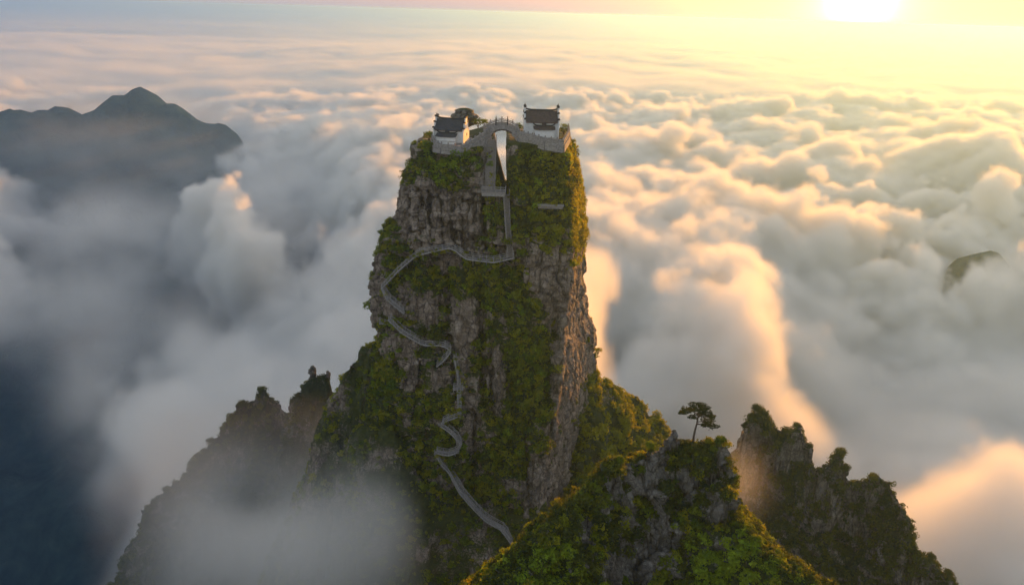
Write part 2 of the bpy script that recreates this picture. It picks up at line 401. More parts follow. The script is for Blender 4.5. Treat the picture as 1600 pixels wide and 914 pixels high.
def strew(me, n, seed, score, smin, smax, sink=.15, z0=None):
    """random points on a mesh, kept where score(P, N) beats chance"""
    rg = np.random.default_rng(seed)
    V = vco(me); nf = len(me.polygons); k = len(me.polygons[0].vertices)
    li = np.empty(len(me.loops), np.int32); me.loops.foreach_get('vertex_index', li)
    ls = np.empty(nf, np.int32); me.polygons.foreach_get('loop_start', ls)
    ar = np.empty(nf, np.float32); me.polygons.foreach_get('area', ar)
    pn = np.empty(nf*3, np.float32); me.polygons.foreach_get('normal', pn); pn = pn.reshape(-1, 3)
    f = rg.choice(nf, n, p=ar.astype(float)/ar.astype(float).sum())
    a, b, c = V[li[ls[f]]], V[li[ls[f]+1]], V[li[ls[f]+2]]
    u = rg.random((n, 2)); fl = u.sum(1) > 1; u[fl] = 1-u[fl]
    P = a+(b-a)*u[:, :1]+(c-a)*u[:, 1:]; Nn = pn[f]
    back = (P*Nn).sum(1) < np.linalg.norm(P, axis=1)*.45          # the far sides get none
    keep = (rg.random(n) < score(P, Nn)) & back
    P, Nn = P[keep], Nn[keep]; S = smin+(smax-smin)*rg.random(len(P))**2.8
    return P-Nn*(S*sink)[:, None], S, Nn

# =====================================================================  THE ROCK TOWER
def lerp(xs, pts):                             # pts: (key, value) rising keys
    k = np.array([p[0] for p in pts], float); v = np.array([p[1] for p in pts], float); return np.interp(xs, k, v)
YM = 187.0
sil = [(196, 668, 884), (215, 660, 890), (232, 653, 893), (262, 640, 900), (292, 630, 910), (330, 628, 916), (365, 607, 920), (400, 597, 918),
       (440, 590, 916), (480, 584, 917), (515, 590, 920), (545, 596, 934), (570, 585, 930), (620, 560, 938), (680, 560, 945), (740, 570, 950), (900, 560, 970)]
SZ = [at(760, s[0], YM)[2] for s in sil]; SL = [at(s[1], s[0], YM)[0] for s in sil]; SR = [at(s[2], s[0], YM)[0] for s in sil]
def fxz(px, py, Y=175.0): p = at(px, py, Y); return p[0], p[2]
GAP = [(at(785, py, YM)[2], at(a, py, 1)[0], at(b, py, 1)[0]) for py, a, b in ((185, 769, 792), (215, 771.5, 792), (250, 776.5, 792.5), (280, 783.5, 794.5), (298, 788, 796), (306, 791, 797))]   # its two sides as slopes x/y
vox = .45
lo = (-36., 150., -158.); hi = (26., 207., -20.)
xs, ys, zs = (np.arange(lo[k], hi[k]+.01, vox, dtype=np.float32) for k in range(3))
lo = (float(xs[0]), float(ys[0]), float(zs[0])); hi = (float(xs[-1]), float(ys[-1]), float(zs[-1]))
X = xs[:, None, None]; Y = ys[None, :, None]; Z = zs[None, None, :]
zl = np.interp(zs, SZ[::-1], SL[::-1]).astype(np.float32)[None, None, :]; zr = np.interp(zs, SZ[::-1], SR[::-1]).astype(np.float32)[None, None, :]
n1 = fbm((xs, ys, zs), (13, 13, 17), 3, 3)
n2 = fbm((xs, ys, zs), (4.5, 4.5, 11), 8, 2)
def gauss(px, py, sx, sy):                     # a soft patch on the front, sized in metres
    a, b = fxz(px, py); return np.exp(-((X-a)/sx)**2-((Z-b)/sy)**2)
def slot(px0, py0, px1, py1, wd, soft=1.5):    # a groove running down the front
    a0, b0 = fxz(px0, py0); a1, b1 = fxz(px1, py1)
    xc = a0+(a1-a0)*np.clip((Z-b0)/(b1-b0), 0, 1)
    return 1.45*np.exp(-((X-xc)/wd)**4)*sm(Z, b1-soft, b1+soft)*(1-sm(Z, b0-soft, b0+soft))
fz = lambda py: fxz(760, py)[1]
# the front face, as a depth for each x and z
front = lerp(zs, [(-158, 158), (fz(900), 160), (fz(800), 165), (fz(700), 168.5), (fz(600), 171), (fz(480), 172.5), (fz(412), 173), (fz(396), 172.2), (fz(300), 172.8), (fz(240), 174), (-20, 175)]).astype(np.float32)[None, None, :]+0*X
front = front + 2.2*sm(Z, fz(402), fz(392))*0
front += 1.8*(1-sm(Z, fz(404), fz(396)))*sm(Z, fz(560), fz(520))*(1-sm(X, fxz(700, 450)[0], fxz(720, 450)[0]))     # set back below the walkway
front -= 2.6*gauss(862, 425, 4.4, 5.5)+1.6*gauss(850, 340, 6, 7)+1.0*gauss(690, 345, 6, 6)
front -= 1.3*gauss(727, 520, 2.6, 8)+1.6*gauss(776, 600, 2.2, 7)+1.8*gauss(850, 720, 4, 9)+1.5*gauss(820, 540, 6, 8)
front += 2.2*slot(757, 303, 757, 402, .55)*1.6+1.5*slot(690, 300, 696, 390, .5)+1.3*slot(722, 310, 728, 395, .5)+1.2*slot(655, 300, 662, 385, .45)
front += 2.6*slot(794, 290, 797, 402, .95)+1.4*slot(775, 310, 776, 400, .35)
front += 2.4*slot(752, 415, 757, 610, .9)+2.0*slot(700, 430, 703, 545, .8)+2.6*slot(713, 556, 715, 602, .55)+1.2*slot(795, 560, 806, 690, .7)
front += 2.0*slot(815, 640, 835, 800, .8)+1.5*slot(745, 640, 740, 760, .8)
front += 1.5*slot(872, 480, 850, 620, .9)
front += 2.0*slot(672, 296, 678, 388, .55)+1.7*slot(706, 300, 712, 392, .45)+1.5*slot(741, 296, 745, 398, .45)+1.6*slot(640, 300, 645, 380, .5)
front += 2.4*slot(770, 520, 768, 640, .6)+2.0*slot(665, 540, 650, 640, .7)+1.8*slot(690, 470, 690, 530, .5)+2.0*slot(862, 640, 858, 780, .6)
front = front+n2[:, 10:11, :]*1.0
cx = (zl+zr+2.5)/2; hx = (zr+2.5-zl)/2
yb = 203.5-2.0*sm(Z, -60, -24); cy = (front+yb)/2; hy = (yb-front)/2
e = 3.4
q = (np.abs((X-cx)/hx)**e+np.abs((Y-cy)/hy)**e)**(1/e)
d = (q-1)*np.minimum(hx, hy)
CRN = [(196, 868), (235, 880), (300, 885), (400, 891), (440, 889), (500, 880), (560, 877), (620, 873), (700, 866), (780, 862), (900, 860)]
xc_ = np.interp(zs, [at(760, c[0], 174)[2] for c in CRN][::-1], [at(c[1], c[0], 174)[0] for c in CRN][::-1]).astype(np.float32)[None, None, :]
xe_ = np.interp(zs, SZ[::-1], [at(q_[2], q_[0], 201)[0] for q_ in sil][::-1]).astype(np.float32)[None, None, :]
d = np.maximum(d, (X-xc_-(xe_-xc_)*np.clip((Y-172)/29, -.3, 1.2))*.95)
# summit: two horns, flat terraces, slightly domed ground between the walls
tl = at(700, 229, 174)[2]; trr = at(850, 226, 174)[2]
top = np.where(X < (GAP[1][1]+GAP[1][2])/2*Y, tl, trr)+.25*n1[:, :, :1]
top = top+1.6*sm(Y, 184, 192)*sm(X, -12, -6)*(1-sm(X, -5.0, -3.6))
d = np.maximum(d, (Z-top)*.9)
ga = np.interp(zs, [g[0] for g in GAP][::-1], [g[1] for g in GAP][::-1]); gb = np.interp(zs, [g[0] for g in GAP][::-1], [g[2] for g in GAP][::-1])
zg = GAP[-1][0]
sx_ = X/Y
gd = np.maximum((ga[None, None, :]-sx_)*Y, (sx_-gb[None, None, :])*Y)     # <0 inside the cleft
gd = np.maximum(gd, (zg*Y/187-Z)*.6)
d = np.maximum(d, -gd-.10)
edge = sm(np.abs(gd), .3, 2.0)
for (p0, p1, hw_, yadd) in (((766.5, 217, 178.3), (763.5, 300, 171.6), 1.55, .35), ((791, 300, 171.7), (797, 404, 170.2), .85, .35)):
    a = at(*p0); b = at(*p1); u = np.clip((Z-b[2])/(a[2]-b[2]), 0, 1)
    ch = np.maximum(np.abs(X-(b[0]+(a[0]-b[0])*u))-hw_, Y-(b[1]+(a[1]-b[1])*u+yadd)); ch = np.maximum(ch, b[2]-.3-Z)
    if hw_ < 1: ch = np.maximum(ch, Z-a[2]-.8)
    d = np.maximum(d, -ch); edge = edge*sm(ch, -.2, 1.2)
d = d+(n1*.85*edge*sm(top-Z, .3, 3)).astype(np.float32)
dens = np.clip(.5-d/(4*vox), 0, 1).astype(np.float32)
tm = grid_mesh('rock_tower', dens, lo, hi, .5, 1)
del dens, d, q, n1, n2, gd, sx_, front, edge
def roughen(me, amp=1.0, seed=0, strata=1.0, guard=None, blk=1.0):
    V = vco(me).astype(np.float64); Nn = vno(me).astype(np.float64)
    st = 1-sm(np.abs(Nn[:, 2]), .55, .9)
    wob = np.stack([pfbm(V, 5, seed+1, 2), pfbm(V, 5, seed+2, 2), pfbm(V, 5, seed+3, 2)], 1)
    Q = V+wob*.9
    b1, e1 = cells(Q, (3.4*blk, 3.4*blk, 6.5*blk), seed+4); b2, e2 = cells(Q, (1.5*blk, 1.5*blk, 2.2*blk), seed+5)
    zz = Q[:, 2]/1.15+pfbm(V, (9, 9, 30), seed+6, 2)*.8; zi = np.floor(zz).astype(np.int64); zf = zz-zi; o = np.zeros_like(zi)
    lay = hash3(zi, o, o, seed)*(1-sm(zf, .75, 1))+hash3(zi+1, o, o, seed)*sm(zf, .75, 1)-.5
    patch = sm(pfbm(V, 10, seed+7, 2), -.3, .4)
    disp = 1.05*b1*sm(e1, 0, .12)-.55*(1-sm(e1, 0, .10))+.42*b2-.26*(1-sm(e2, 0, .1))+1.5*strata*lay*patch
    disp = disp*st*(1-.55*sm(Nn[:, 0], .6, .9))+.22*pfbm(V, 1.6, seed+8, 3)
    disp *= amp*(guard(V) if guard else 1)
    D = Nn.copy(); D[:, 2] *= 1-.7*st; 
    V2 = V+D*disp[:, None]
    put(me, V2); return V2
def tower_guard(V):
    s = V[:, 0]/V[:, 1]; a = np.interp(V[:, 2], [g[0] for g in GAP][::-1], [g[1] for g in GAP][::-1]); b = np.interp(V[:, 2], [g[0] for g in GAP][::-1], [g[2] for g in GAP][::-1])
    ds = np.abs(s-np.clip(s, a, b))*V[:, 1]
    g = np.where(V[:, 2] > zg-1, np.clip(.12+ds/2.5, .12, 1), 1)
    return g*np.where(V[:, 2] > tl-1.2, .35, 1)
roughen(tm, 1.0, 20, 1.0, tower_guard)
def px_of(P):
    q = np.asarray(P)@R3; return 800-F*q[:, 0]/q[:, 2], 457+F*q[:, 1]/q[:, 2]
# where plants hold on: ledges, hollows, and the leafy patches of the face
GREEN = [(700, 262, 75, 38, 1.1), (850, 262, 60, 55, 1.2), (845, 335, 55, 50, 1.0), (770, 350, 12, 48, .6), (905, 330, 22, 95, .8), (660, 440, 45, 42, .8), (620, 375, 28, 45, .9), (735, 445, 40, 38, .8),
         (815, 470, 50, 60, 1.0), (830, 560, 50, 60, .95), (840, 660, 40, 50, .6), (745, 570, 35, 45, .6), (640, 500, 40, 25, .5), (600, 590, 45, 60, .9), (690, 620, 40, 40, .5), (800, 660, 60, 60, .65), (640, 700, 70, 60, .8), (770, 730, 60, 60, .6), (720, 820, 90, 60, .8), (905, 620, 30, 60, .5), (895, 430, 12, 60, .3)]
BARE = [(690, 345, 52, 48, 1.2), (640, 335, 20, 42, .9), (862, 445, 36, 34, 1.2), (727, 520, 20, 55, .9), (776, 590, 14, 45, .9), (885, 600, 26, 120, .8), (660, 480, 36, 18, .8), (850, 730, 24, 60, .7), (640, 590, 25, 35, .6), (905, 480, 20, 80, .7), (735, 660, 20, 50, .6), (615, 760, 25, 55, .8), (845, 790, 30, 40, .8)]
def tower_veg(P, Nn):
    px, py = px_of(P); s = np.full(len(P), -.10)
    for a, b, c, e_, k in GREEN: s += k*np.exp(-(((px-a)/c)**2+((py-b)/e_)**2))
    for a, b, c, e_, k in BARE: s -= k*np.exp(-(((px-a)/c)**2+((py-b)/e_)**2))
    s += .55*Nn[:, 2]-.05+.60*pfbm(P, (4, 4, 3.), 77, 3)+.30*pfbm(P, (1.6, 1.6, 1.2), 79, 2)
    return s
V = vco(tm); Nn = vno(tm)
set_attr(tm, 'veg', np.clip(tower_veg(V, Nn)*1.2+.1, 0, 1))
tower = link('rock_tower', tm, M['rock']); tower['kind'] = 'structure'
P, S, Nq = strew(tm, 60000, 1, lambda P, Nn: np.clip((tower_veg(P, Nn)-.18)*1.8, 0, 1)*np.where(P[:, 2] > tl-.6, 0, 1), .22, 1.35, .1)
sl = P[:, 0]/P[:, 1]; ga_ = np.interp(P[:, 2], [g[0] for g in GAP][::-1], [g[1] for g in GAP][::-1]); gb_ = np.interp(P[:, 2], [g[0] for g in GAP][::-1], [g[2] for g in GAP][::-1])
clear = ((sl < ga_-.25*S/180) | (sl > gb_+.8*S/180)) | (P[:, 2] < zg-1)          # the cleft stays open
P, S, Nq = P[clear], S[clear], Nq[clear]
px, py = px_of(P)
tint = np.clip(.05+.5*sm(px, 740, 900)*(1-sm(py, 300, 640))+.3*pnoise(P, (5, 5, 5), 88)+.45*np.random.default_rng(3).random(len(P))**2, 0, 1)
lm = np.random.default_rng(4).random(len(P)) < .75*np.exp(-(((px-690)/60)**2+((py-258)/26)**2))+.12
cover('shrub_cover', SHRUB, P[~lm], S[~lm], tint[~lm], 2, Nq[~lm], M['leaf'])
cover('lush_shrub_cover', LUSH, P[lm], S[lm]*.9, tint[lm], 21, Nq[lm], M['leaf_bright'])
TALL = [proto('sapling_clump', bush_mesh('sapling_clump', 190, 1, .19, 1.45, k+31), M['leaf_dark']) for k in range(2)]+[proto('sapling_clump', bush_mesh('sapling_clump', 150, 1, .2, 1.3, 35), M['leaf'])]
pk = np.random.default_rng(8).random(len(P)) < .035
cover('sapling_cover', TALL, P[pk]+np.array((0, -.2, .35)), .7+.9*np.random.default_rng(9).random(pk.sum()), .4*np.random.default_rng(10).random(pk.sum()), 22, Nq[pk]*.3, M['leaf_dark'])
print('tower', len(tm.polygons), len(P), time.time()-T0)

# =====================================================================  ridges and slopes
def ridge(name, crest, prof, box, res, mat, seed, amp=1.0, jag=1.5, veg=None, blk=1.0, extra=None):
    """a ground sheet that rises to a crest line; prof gives the drop for a distance from it"""
    xs = np.arange(box[0], box[1], res); ys = np.arange(box[2], box[3], res)
    X, Y = np.meshgrid(xs, ys, indexing='ij'); C = np.array(crest)
    Pn = np.stack([X.ravel(), Y.ravel(), 0*X.ravel()], 1)
    wx = pfbm(Pn, 14, seed+1, 3)*2.2; wy = pfbm(Pn, 14, seed+2, 3)*2.2
    xw = Pn[:, 0]+wx; yw = Pn[:, 1]+wy
    H = np.full(len(Pn), -1e4)
    for a, b in zip(C[:-1], C[1:]):
        ab = b[:2]-a[:2]; t = np.clip(((xw-a[0])*ab[0]+(yw-a[1])*ab[1])/(ab@ab), 0, 1)
        dd = np.hypot(xw-a[0]-ab[0]*t, yw-a[1]-ab[1]*t)
        H = np.maximum(H, a[2]+(b[2]-a[2])*t-prof(dd, Pn))
    H += pfbm(Pn, 7, seed+3, 4)*jag
    if 1.2 < jag != 1.7: H += (np.abs(pfbm(Pn, (5, 5, 5), seed+5, 2))**1.3-.25)*jag*1.3
    if extra is not None: H = extra(Pn, H)
    nx, ny = X.shape; idx = np.arange(nx*ny).reshape(nx, ny)
    Fc = np.stack([idx[:-1, :-1], idx[1:, :-1], idx[1:, 1:], idx[:-1, 1:]], -1).reshape(-1, 4)
    V = Pn.copy(); V[:, 2] = H
    zc = V[Fc, 2].max(1)
    Fc = Fc[zc > box[4]]
    us = np.unique(Fc); mp = np.full(len(V), -1); mp[us] = np.arange(len(us))
    me = mesh_np(name, V[us], mp[Fc])
    roughen(me, amp, seed+10, .8, None, blk)
    V = vco(me); Nn = vno(me)
    set_attr(me, 'veg', np.clip(veg(V, Nn) if veg else Nn[:, 2]+.2, 0, 1))
    o = link(name, me, mat); o['kind'] = 'structure'
    return o, me
def pts(lst): return [at(*p) for p in lst]
def pieces(*seg):                              # piecewise linear profile: (distance, drop)
    k = [s[0] for s in seg]; v = [s[1] for s in seg]
    return lambda d, P: np.interp(d, k, v)+np.maximum(d-k[-1], 0)*(v[-1]-v[-2])/(k[-1]-k[-2])

# shoulders of the tower: the wooded spur on the left and the sunlit one behind on the right
lsh = ridge('wooded_spur', pts([(640, 500, 186), (590, 522, 184), (560, 540, 182), (530, 572, 180), (516, 640, 176), (505, 720, 170)]), pieces((0, 0), (4, 7), (10, 27), (30, 84)),
            (-75, -8, 135, 215, -175), .5, M['rock'], 101, .9, 1.6, lambda V, N: .38+.45*N[:, 2]+.35*pfbm(V, 6, 5, 2))
rsh = ridge('sunlit_spur', pts([(905, 560, 196), (945, 596, 200), (985, 622, 204), (1022, 655, 206), (1032, 690, 204), (1060, 760, 200)]), pieces((0, 0), (5, 7), (40, 66)),
            (0, 75, 140, 235, -175), .5, M['rock'], 131, .9, 1.5, lambda V, N: .6+.4*N[:, 2]+.3*pfbm(V, 6, 5, 2))
skirt = ridge('tower_foot', pts([(590, 640, 172), (680, 770, 166), (760, 800, 164), (860, 800, 168), (930, 740, 176)]), pieces((0, 0), (5, 7), (30, 74)),
            (-70, 45, 112, 190, -185), .5, M['rock'], 151, .9, 1.4, lambda V, N: .45+.4*N[:, 2]+.4*pfbm(V, 5, 5, 2))
def dress(rg, name, protos, n, seed, smin, smax, lo_, k, tint, mat, scl=4.0):
    me = rg[1]
    P, S, Nq = strew(me, n, seed, lambda P, Nn: np.clip((Nn[:, 2]*.9+.5*pfbm(P, scl, seed, 3)+lo_)*k, 0, 1), smin, smax, .1)
    return cover(name, protos, P, S, np.clip(tint+.35*pnoise(P, 6, seed), 0, 1), seed, Nq, mat)
dress(lsh, 'shrub_cover', SHRUB, 16000, 4, .3, 1.3, -.14, 1.3, .1, M['leaf'])
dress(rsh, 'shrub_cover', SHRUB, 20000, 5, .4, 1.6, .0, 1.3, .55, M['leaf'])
dress(skirt, 'shrub_cover', SHRUB, 16000, 6, .4, 1.3, -.1, 1.2, .1, M['leaf'])
# the near crag with the lone pine: a steep head, its crest running down to the left, a lush spur to the right
near_crest = pts([(700, 990, 78), (760, 912, 84), (860, 822, 92), (960, 752, 101), (1010, 715, 106), (1040, 692, 108), (1062, 686, 108), (1098, 697, 107.5), (1124, 716, 106)])
spur_crest = np.array(pts([(1100, 760, 106), (1140, 800, 101), (1185, 850, 95), (1270, 912, 88), (1340, 975, 82)]))
def near_prof(d, P):
    lf = sm(P[:, 0], 10, 18)
    return (1-lf)*np.interp(d, [0, 2, 5, 14, 60], [0, 1.5, 5.0, 17, 78])+lf*np.interp(d, [0, 1.2, 2.6, 5, 14, 60], [0, .9, 5.0, 12.5, 27, 95])
def near_extra(P, H):
    for a, b in zip(spur_crest[:-1], spur_crest[1:]):
        ab = b[:2]-a[:2]; t = np.clip(((P[:, 0]-a[0])*ab[0]+(P[:, 1]-a[1])*ab[1])/(ab@ab), 0, 1)
        dd = np.hypot(P[:, 0]-a[0]-ab[0]*t, P[:, 1]-a[1]-ab[1]*t)
        H = np.maximum(H, a[2]+(b[2]-a[2])*t-np.interp(dd, [0, 2, 6, 60], [0, 1, 5, 62]))
    for px_, py_, Y_, r_, h_ in ((1054, 676, 108, 1.5, 2.4), (1042, 690, 107, 1.3, 1.5), (1062, 684, 108, 1.2, 1.4), (1012, 728, 105, 1.6, 1.6), (1118, 708, 106, 1.5, 1.6), (960, 748, 101, 1.6, 1.7), (985, 734, 103, 1.3, 1.5), (915, 782, 97, 1.5, 1.3), (1128, 722, 105.5, 1.2, 1.8), (870, 815, 93, 1.4, 1.2)):
        c = at(px_, py_, Y_); dd = np.hypot(P[:, 0]-c[0], P[:, 1]-c[1]); H = H+h_*np.clip(1.3-1.3*dd/r_, 0, 1)
    for px_, py_, Y_, r_, h_ in ((1030, 770, 101, 2.6, 4.0), (1040, 840, 96, 3.0, 5.0), (1000, 880, 91, 3.6, 4.0), (1120, 790, 102, 2.4, 4.), (955, 890, 89, 2.4, 3.0), (1085, 760, 103, 2.0, 2.5)):
        c = at(px_, py_, Y_); dd = np.hypot((P[:, 0]-c[0]), (P[:, 1]-c[1])); H = H+h_*sm(1.2-dd/r_, 0, .8)
    c = at(1085, 692, 107.3); k = np.exp(-(np.hypot(P[:, 0]-c[0], P[:, 1]-c[1])/2.4)**4)      # level ground for the pine
    return H*(1-k)+np.minimum(H+pfbm(P, 7, 174, 4)*0, c[2]-.25)*k
NBARE = [(1052, 684, 16, 14, 1.1), (1028, 718, 13, 24, 1.1), (1022, 775, 13, 45, .9), (1040, 850, 30, 30, .9), (1000, 885, 36, 26, 1.1), (955, 885, 14, 26, .8), (1122, 790, 16, 30, 1.0), (1010, 745, 12, 20, .8), (960, 765, 12, 18, .8), (985, 800, 12, 40, .7), (1075, 760, 14, 34, .8), (910, 830, 12, 26, .7), (1128, 725, 8, 18, .9)]
def near_veg(P, Nn):
    px, py = px_of(P); s = .50+.45*Nn[:, 2]+.34*pfbm(P, 3, 91, 3)+.2*pfbm(P, 1.1, 93, 2)
    for a, b, c, e_, k in NBARE: s = s-k*np.exp(-(((px-a)/c)**2+((py-b)/e_)**2))
    return s
near = ridge('near_crag', near_crest, near_prof, (-16, 62, 55, 128, -112), .25, M['grey_rock'], 171, 1.5, 1.7, near_veg, .7, near_extra)
P, S, Nq = strew(near[1], 60000, 8, lambda P, Nn: np.clip((near_veg(P, Nn)-.25)*1.6, 0, 1), .20, 1.15, .1)
px, py = px_of(P)
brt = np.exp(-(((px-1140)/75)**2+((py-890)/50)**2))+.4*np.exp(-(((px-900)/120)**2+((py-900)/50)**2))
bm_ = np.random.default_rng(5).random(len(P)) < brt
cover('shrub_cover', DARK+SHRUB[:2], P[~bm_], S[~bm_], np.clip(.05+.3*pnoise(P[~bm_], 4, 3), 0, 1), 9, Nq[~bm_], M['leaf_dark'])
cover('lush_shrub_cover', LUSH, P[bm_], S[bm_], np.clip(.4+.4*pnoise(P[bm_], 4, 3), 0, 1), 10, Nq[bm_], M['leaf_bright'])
# the dark ridge on the right
right_crest = pts([(1120, 760, 176), (1140, 700, 180), (1162, 655, 182), (1188, 652, 182), (1203, 668, 181), (1240, 656, 180), (1256, 680, 178), (1268, 716, 176), (1290, 722, 174), (1308, 712, 173), (1330, 740, 171), (1362, 744, 169), (1394, 768, 166), (1402, 796, 164), (1432, 832, 161), (1462, 872, 158), (1492, 914, 154), (1560, 1000, 146)])
rr = ridge('dark_ridge', right_crest, pieces((0, 0), (1.2, .8), (4, 17), (9, 24), (60, 94)), (30, 140, 100, 215, -190), .45, M['dark_rock'], 201, 1.9, 2.0,
           lambda V, N: .22+.65*N[:, 2]+.35*pfbm(V, 6, 5, 3))
dress(rr, 'forest_cover', DARK, 60000, 11, .35, 1.35, -.08, 1.7, .05, M['leaf_dark'], 7.)
# the misty ridge on the left, and the spiked pinnacle between it and the tower
left_crest = pts([(225, 930, 196), (238, 830, 204), (250, 772, 210), (288, 735, 214), (318, 700, 217), (345, 675, 219), (372, 632, 222), (400, 628, 222), (424, 603, 222), (445, 625, 222), (470, 650, 220), (500, 700, 214)])
lr = ridge('misty_ridge', left_crest, pieces((0, 0), (1.5, 1.5), (4.5, 13), (60, 96)), (-135, -20, 120, 262, -220), .5, M['dark_rock'], 231, 1.5, 2.0,
           lambda V, N: .45+.5*N[:, 2]+.3*pfbm(V, 6, 5, 3))
dress(lr, 'forest_cover', DARK, 40000, 12, .35, 1.4, .0, 1.6, .0, M['leaf_dark'], 7.)
pin = ridge('spiked_pinnacle', pts([(462, 668, 203), (472, 612, 206), (485, 590, 206), (496, 586, 206), (512, 590, 205), (522, 640, 202)]), pieces((0, 0), (1.5, 2), (5, 17), (30, 75)), (-75, -28, 165, 225, -185), .5, M['dark_rock'], 251, .9, .8,
            lambda V, N: .45+.5*N[:, 2]+.3*pfbm(V, 6, 5, 3))
dress(pin, 'forest_cover', DARK, 8000, 13, .4, 1.2, .02, 1.4, .0, M['leaf_dark'], 7.)
print('ridges', time.time()-T0)

# valley floor and far mountains: one sheet out to the horizon
def far_material():
    m, N, L, b = nodes_of('haze_tinted_forest')
    c = ramp(N, L, noise_node(N, L, .03, 10, .7, geo_pos(N, L)), [(.35, (.015, .040, .044)), (.6, (.042, .085, .085)), (.75, (.08, .125, .115))])  # forest tinted teal: the blue of hazy air is put into the colour
    L(c, b.inputs['Base Color']); b.inputs['Roughness'].default_value = 1; b.inputs['Specular IOR Level'].default_value = 0
    bp = N.new('ShaderNodeBump'); bp.inputs['Strength'].default_value = 1; bp.inputs['Distance'].default_value = 9
    L(noise_node(N, L, .06, 9, .7, geo_pos(N, L)), bp.inputs['Height']); L(bp.outputs[0], b.inputs['Normal'])
    return m
gxs = np.concatenate([np.linspace(-30000, -2600, 40)[:-1], np.linspace(-2600, 2600, 330), np.linspace(2600, 30000, 40)[1:]])
gys = np.concatenate([np.linspace(-10800, -200, 20)[:-1], np.linspace(-200, 4200, 300), np.linspace(4200, 31600, 60)[1:]])
X, Y = np.meshgrid(gxs, gys, indexing='ij'); Pn = np.stack([X.ravel(), Y.ravel(), 0*X.ravel()], 1)
H = -660+90*pfbm(Pn, 900, 301, 5)+(1-np.abs(pfbm(Pn, 330, 311, 4)))*110
def bump_at(px, py, Yd, r, up=0, steep=1.0):
    global H
    p = at(px, py, Yd); dd = np.hypot(Pn[:, 0]-p[0], Pn[:, 1]-p[1])
    H = np.maximum(H, p[2]+up-steep*r*(np.sqrt(1+(dd/r*1.15)**2)-1)+(pfbm(Pn, 110, 331, 5, .6)-.1)*.8*r*sm(dd, -r*.6, r))
bump_at(75, 172, 1500, 46); bump_at(198, 167, 1560, 60); bump_at(335, 192, 1580, 34); bump_at(262, 180, 1540, 44); bump_at(30, 190, 1450, 40)
bump_at(1578, 426, 760, 34); bump_at(1640, 432, 740, 50); bump_at(1512, 440, 800, 26)
bump_at(1400, 412, 900, 25)
dn = np.hypot(Pn[:, 0], Pn[:, 1]-150)
nx, ny = X.shape; idx = np.arange(nx*ny).reshape(nx, ny)
hi_ = sm(H, -420, -300); H = H+hi_*(11*pfbm(Pn, 60, 351, 3, .7)+7*np.abs(pfbm(Pn, 34, 357, 2)))      # forest edge on the hills that show
GROUND_LOW = float(H.min())
V = Pn.copy(); V[:, 2] = H
me = mesh_np('valley_terrain', V, np.stack([idx[:-1, :-1], idx[1:, :-1], idx[1:, 1:], idx[:-1, 1:]], -1).reshape(-1, 4))
link('valley_terrain', me, far_material())['kind'] = 'structure'
# =====================================================================  THINGS
def bvh_of(*mes):
    vs = []; fs = []; b = 0
    for me in mes:
        V = vco(me); vs.append(V); k = len(me.polygons[0].vertices)
        for p in me.polygons: fs.append([b+i for i in p.vertices])
        b += len(V)
    return BVHTree.FromPolygons(np.concatenate(vs).tolist(), fs)
ROCKS = bvh_of(lsh[1], rsh[1], skirt[1], near[1], rr[1], lr[1], pin[1])
TOWER = bvh_of(tm)
def hit(px, py, default=172.0):                # depth of the rock at that spot
    v = Vector(ray(px, py)).normalized(); ys_ = []
    for b in (TOWER, ROCKS):
        h = b.ray_cast(Vector((0, 0, 0)), v)
        if h[0] is not None: ys_.append(h[0].y)
    return min(ys_) if ys_ else default
def drop(x, y, z=20):
    zz = [h[0].z for h in (b.ray_cast(Vector((x, y, z)), Vector((0, 0, -1))) for b in (TOWER, ROCKS)) if h[0] is not None]
    return max(zz) if zz else z
def mate(o, parent, loc, rot=None, name=None):  # one more of the same piece, sharing its mesh
    c = o.copy(); COL.objects.link(c); c.parent = parent; c.location = loc
    if rot is not None: c.rotation_euler = rot
    return c
def to_local(t, p):
    return Matrix.Translation(t.location).__matmul__(Matrix.Rotation(t.rotation_euler.z, 4, 'Z')).inverted() @ Vector(p)

# ---------------------------------------------------------------- temples
def tiled_slope(mb, x0, x1, y_e, z_e, y_r, z_r, sag=.22, rib=.30, thick=.10):
    """one roof slope of tile rows, from eave to ridge, slightly hollow, running along x"""
    n = max(2, int(round((x1-x0)/rib))); xs_ = []; hs = []
    for i in range(n):
        a = x0+(x1-x0)*i/n; b = x0+(x1-x0)*(i+1)/n; w_ = b-a
        xs_ += [a, a+w_*.30, a+w_*.5, a+w_*.70]; hs += [0, .015, .085, .015]
    xs_.append(x1); hs.append(0); m = 7; vs = []
    for j in range(m):
        t = j/(m-1); y = y_e+(y_r-y_e)*t; z = z_e+(z_r-z_e)*t-sag*math.sin(math.pi*t)*.8
        lift = .0
        for x, h in zip(xs_, hs):
            u = abs((x-x0)/(x1-x0)*2-1); vs.append((x, y, z+h+(.16*u**6)*(1-t)))
    k = len(xs_); fs = [(j*k+i, j*k+i+1, (j+1)*k+i+1, (j+1)*k+i) for j in range(m-1) for i in range(k-1)]
    b = len(vs); vs += [(x, y, z-thick) for x, y, z in vs]
    fs += [(b+f[3], b+f[2], b+f[1], b+f[0]) for f in fs]
    fs += [(i, i+b, i+1+b, i+1) for i in range(k-1)]+[(j*k, (j+1)*k, (j+1)*k+b, j*k+b) for j in range(m-1)]+[(j*k+k-1, j*k+k-1+b, (j+1)*k+k-1+b, (j+1)*k+k-1) for j in range(m-1)]
    mb.add(vs, fs)
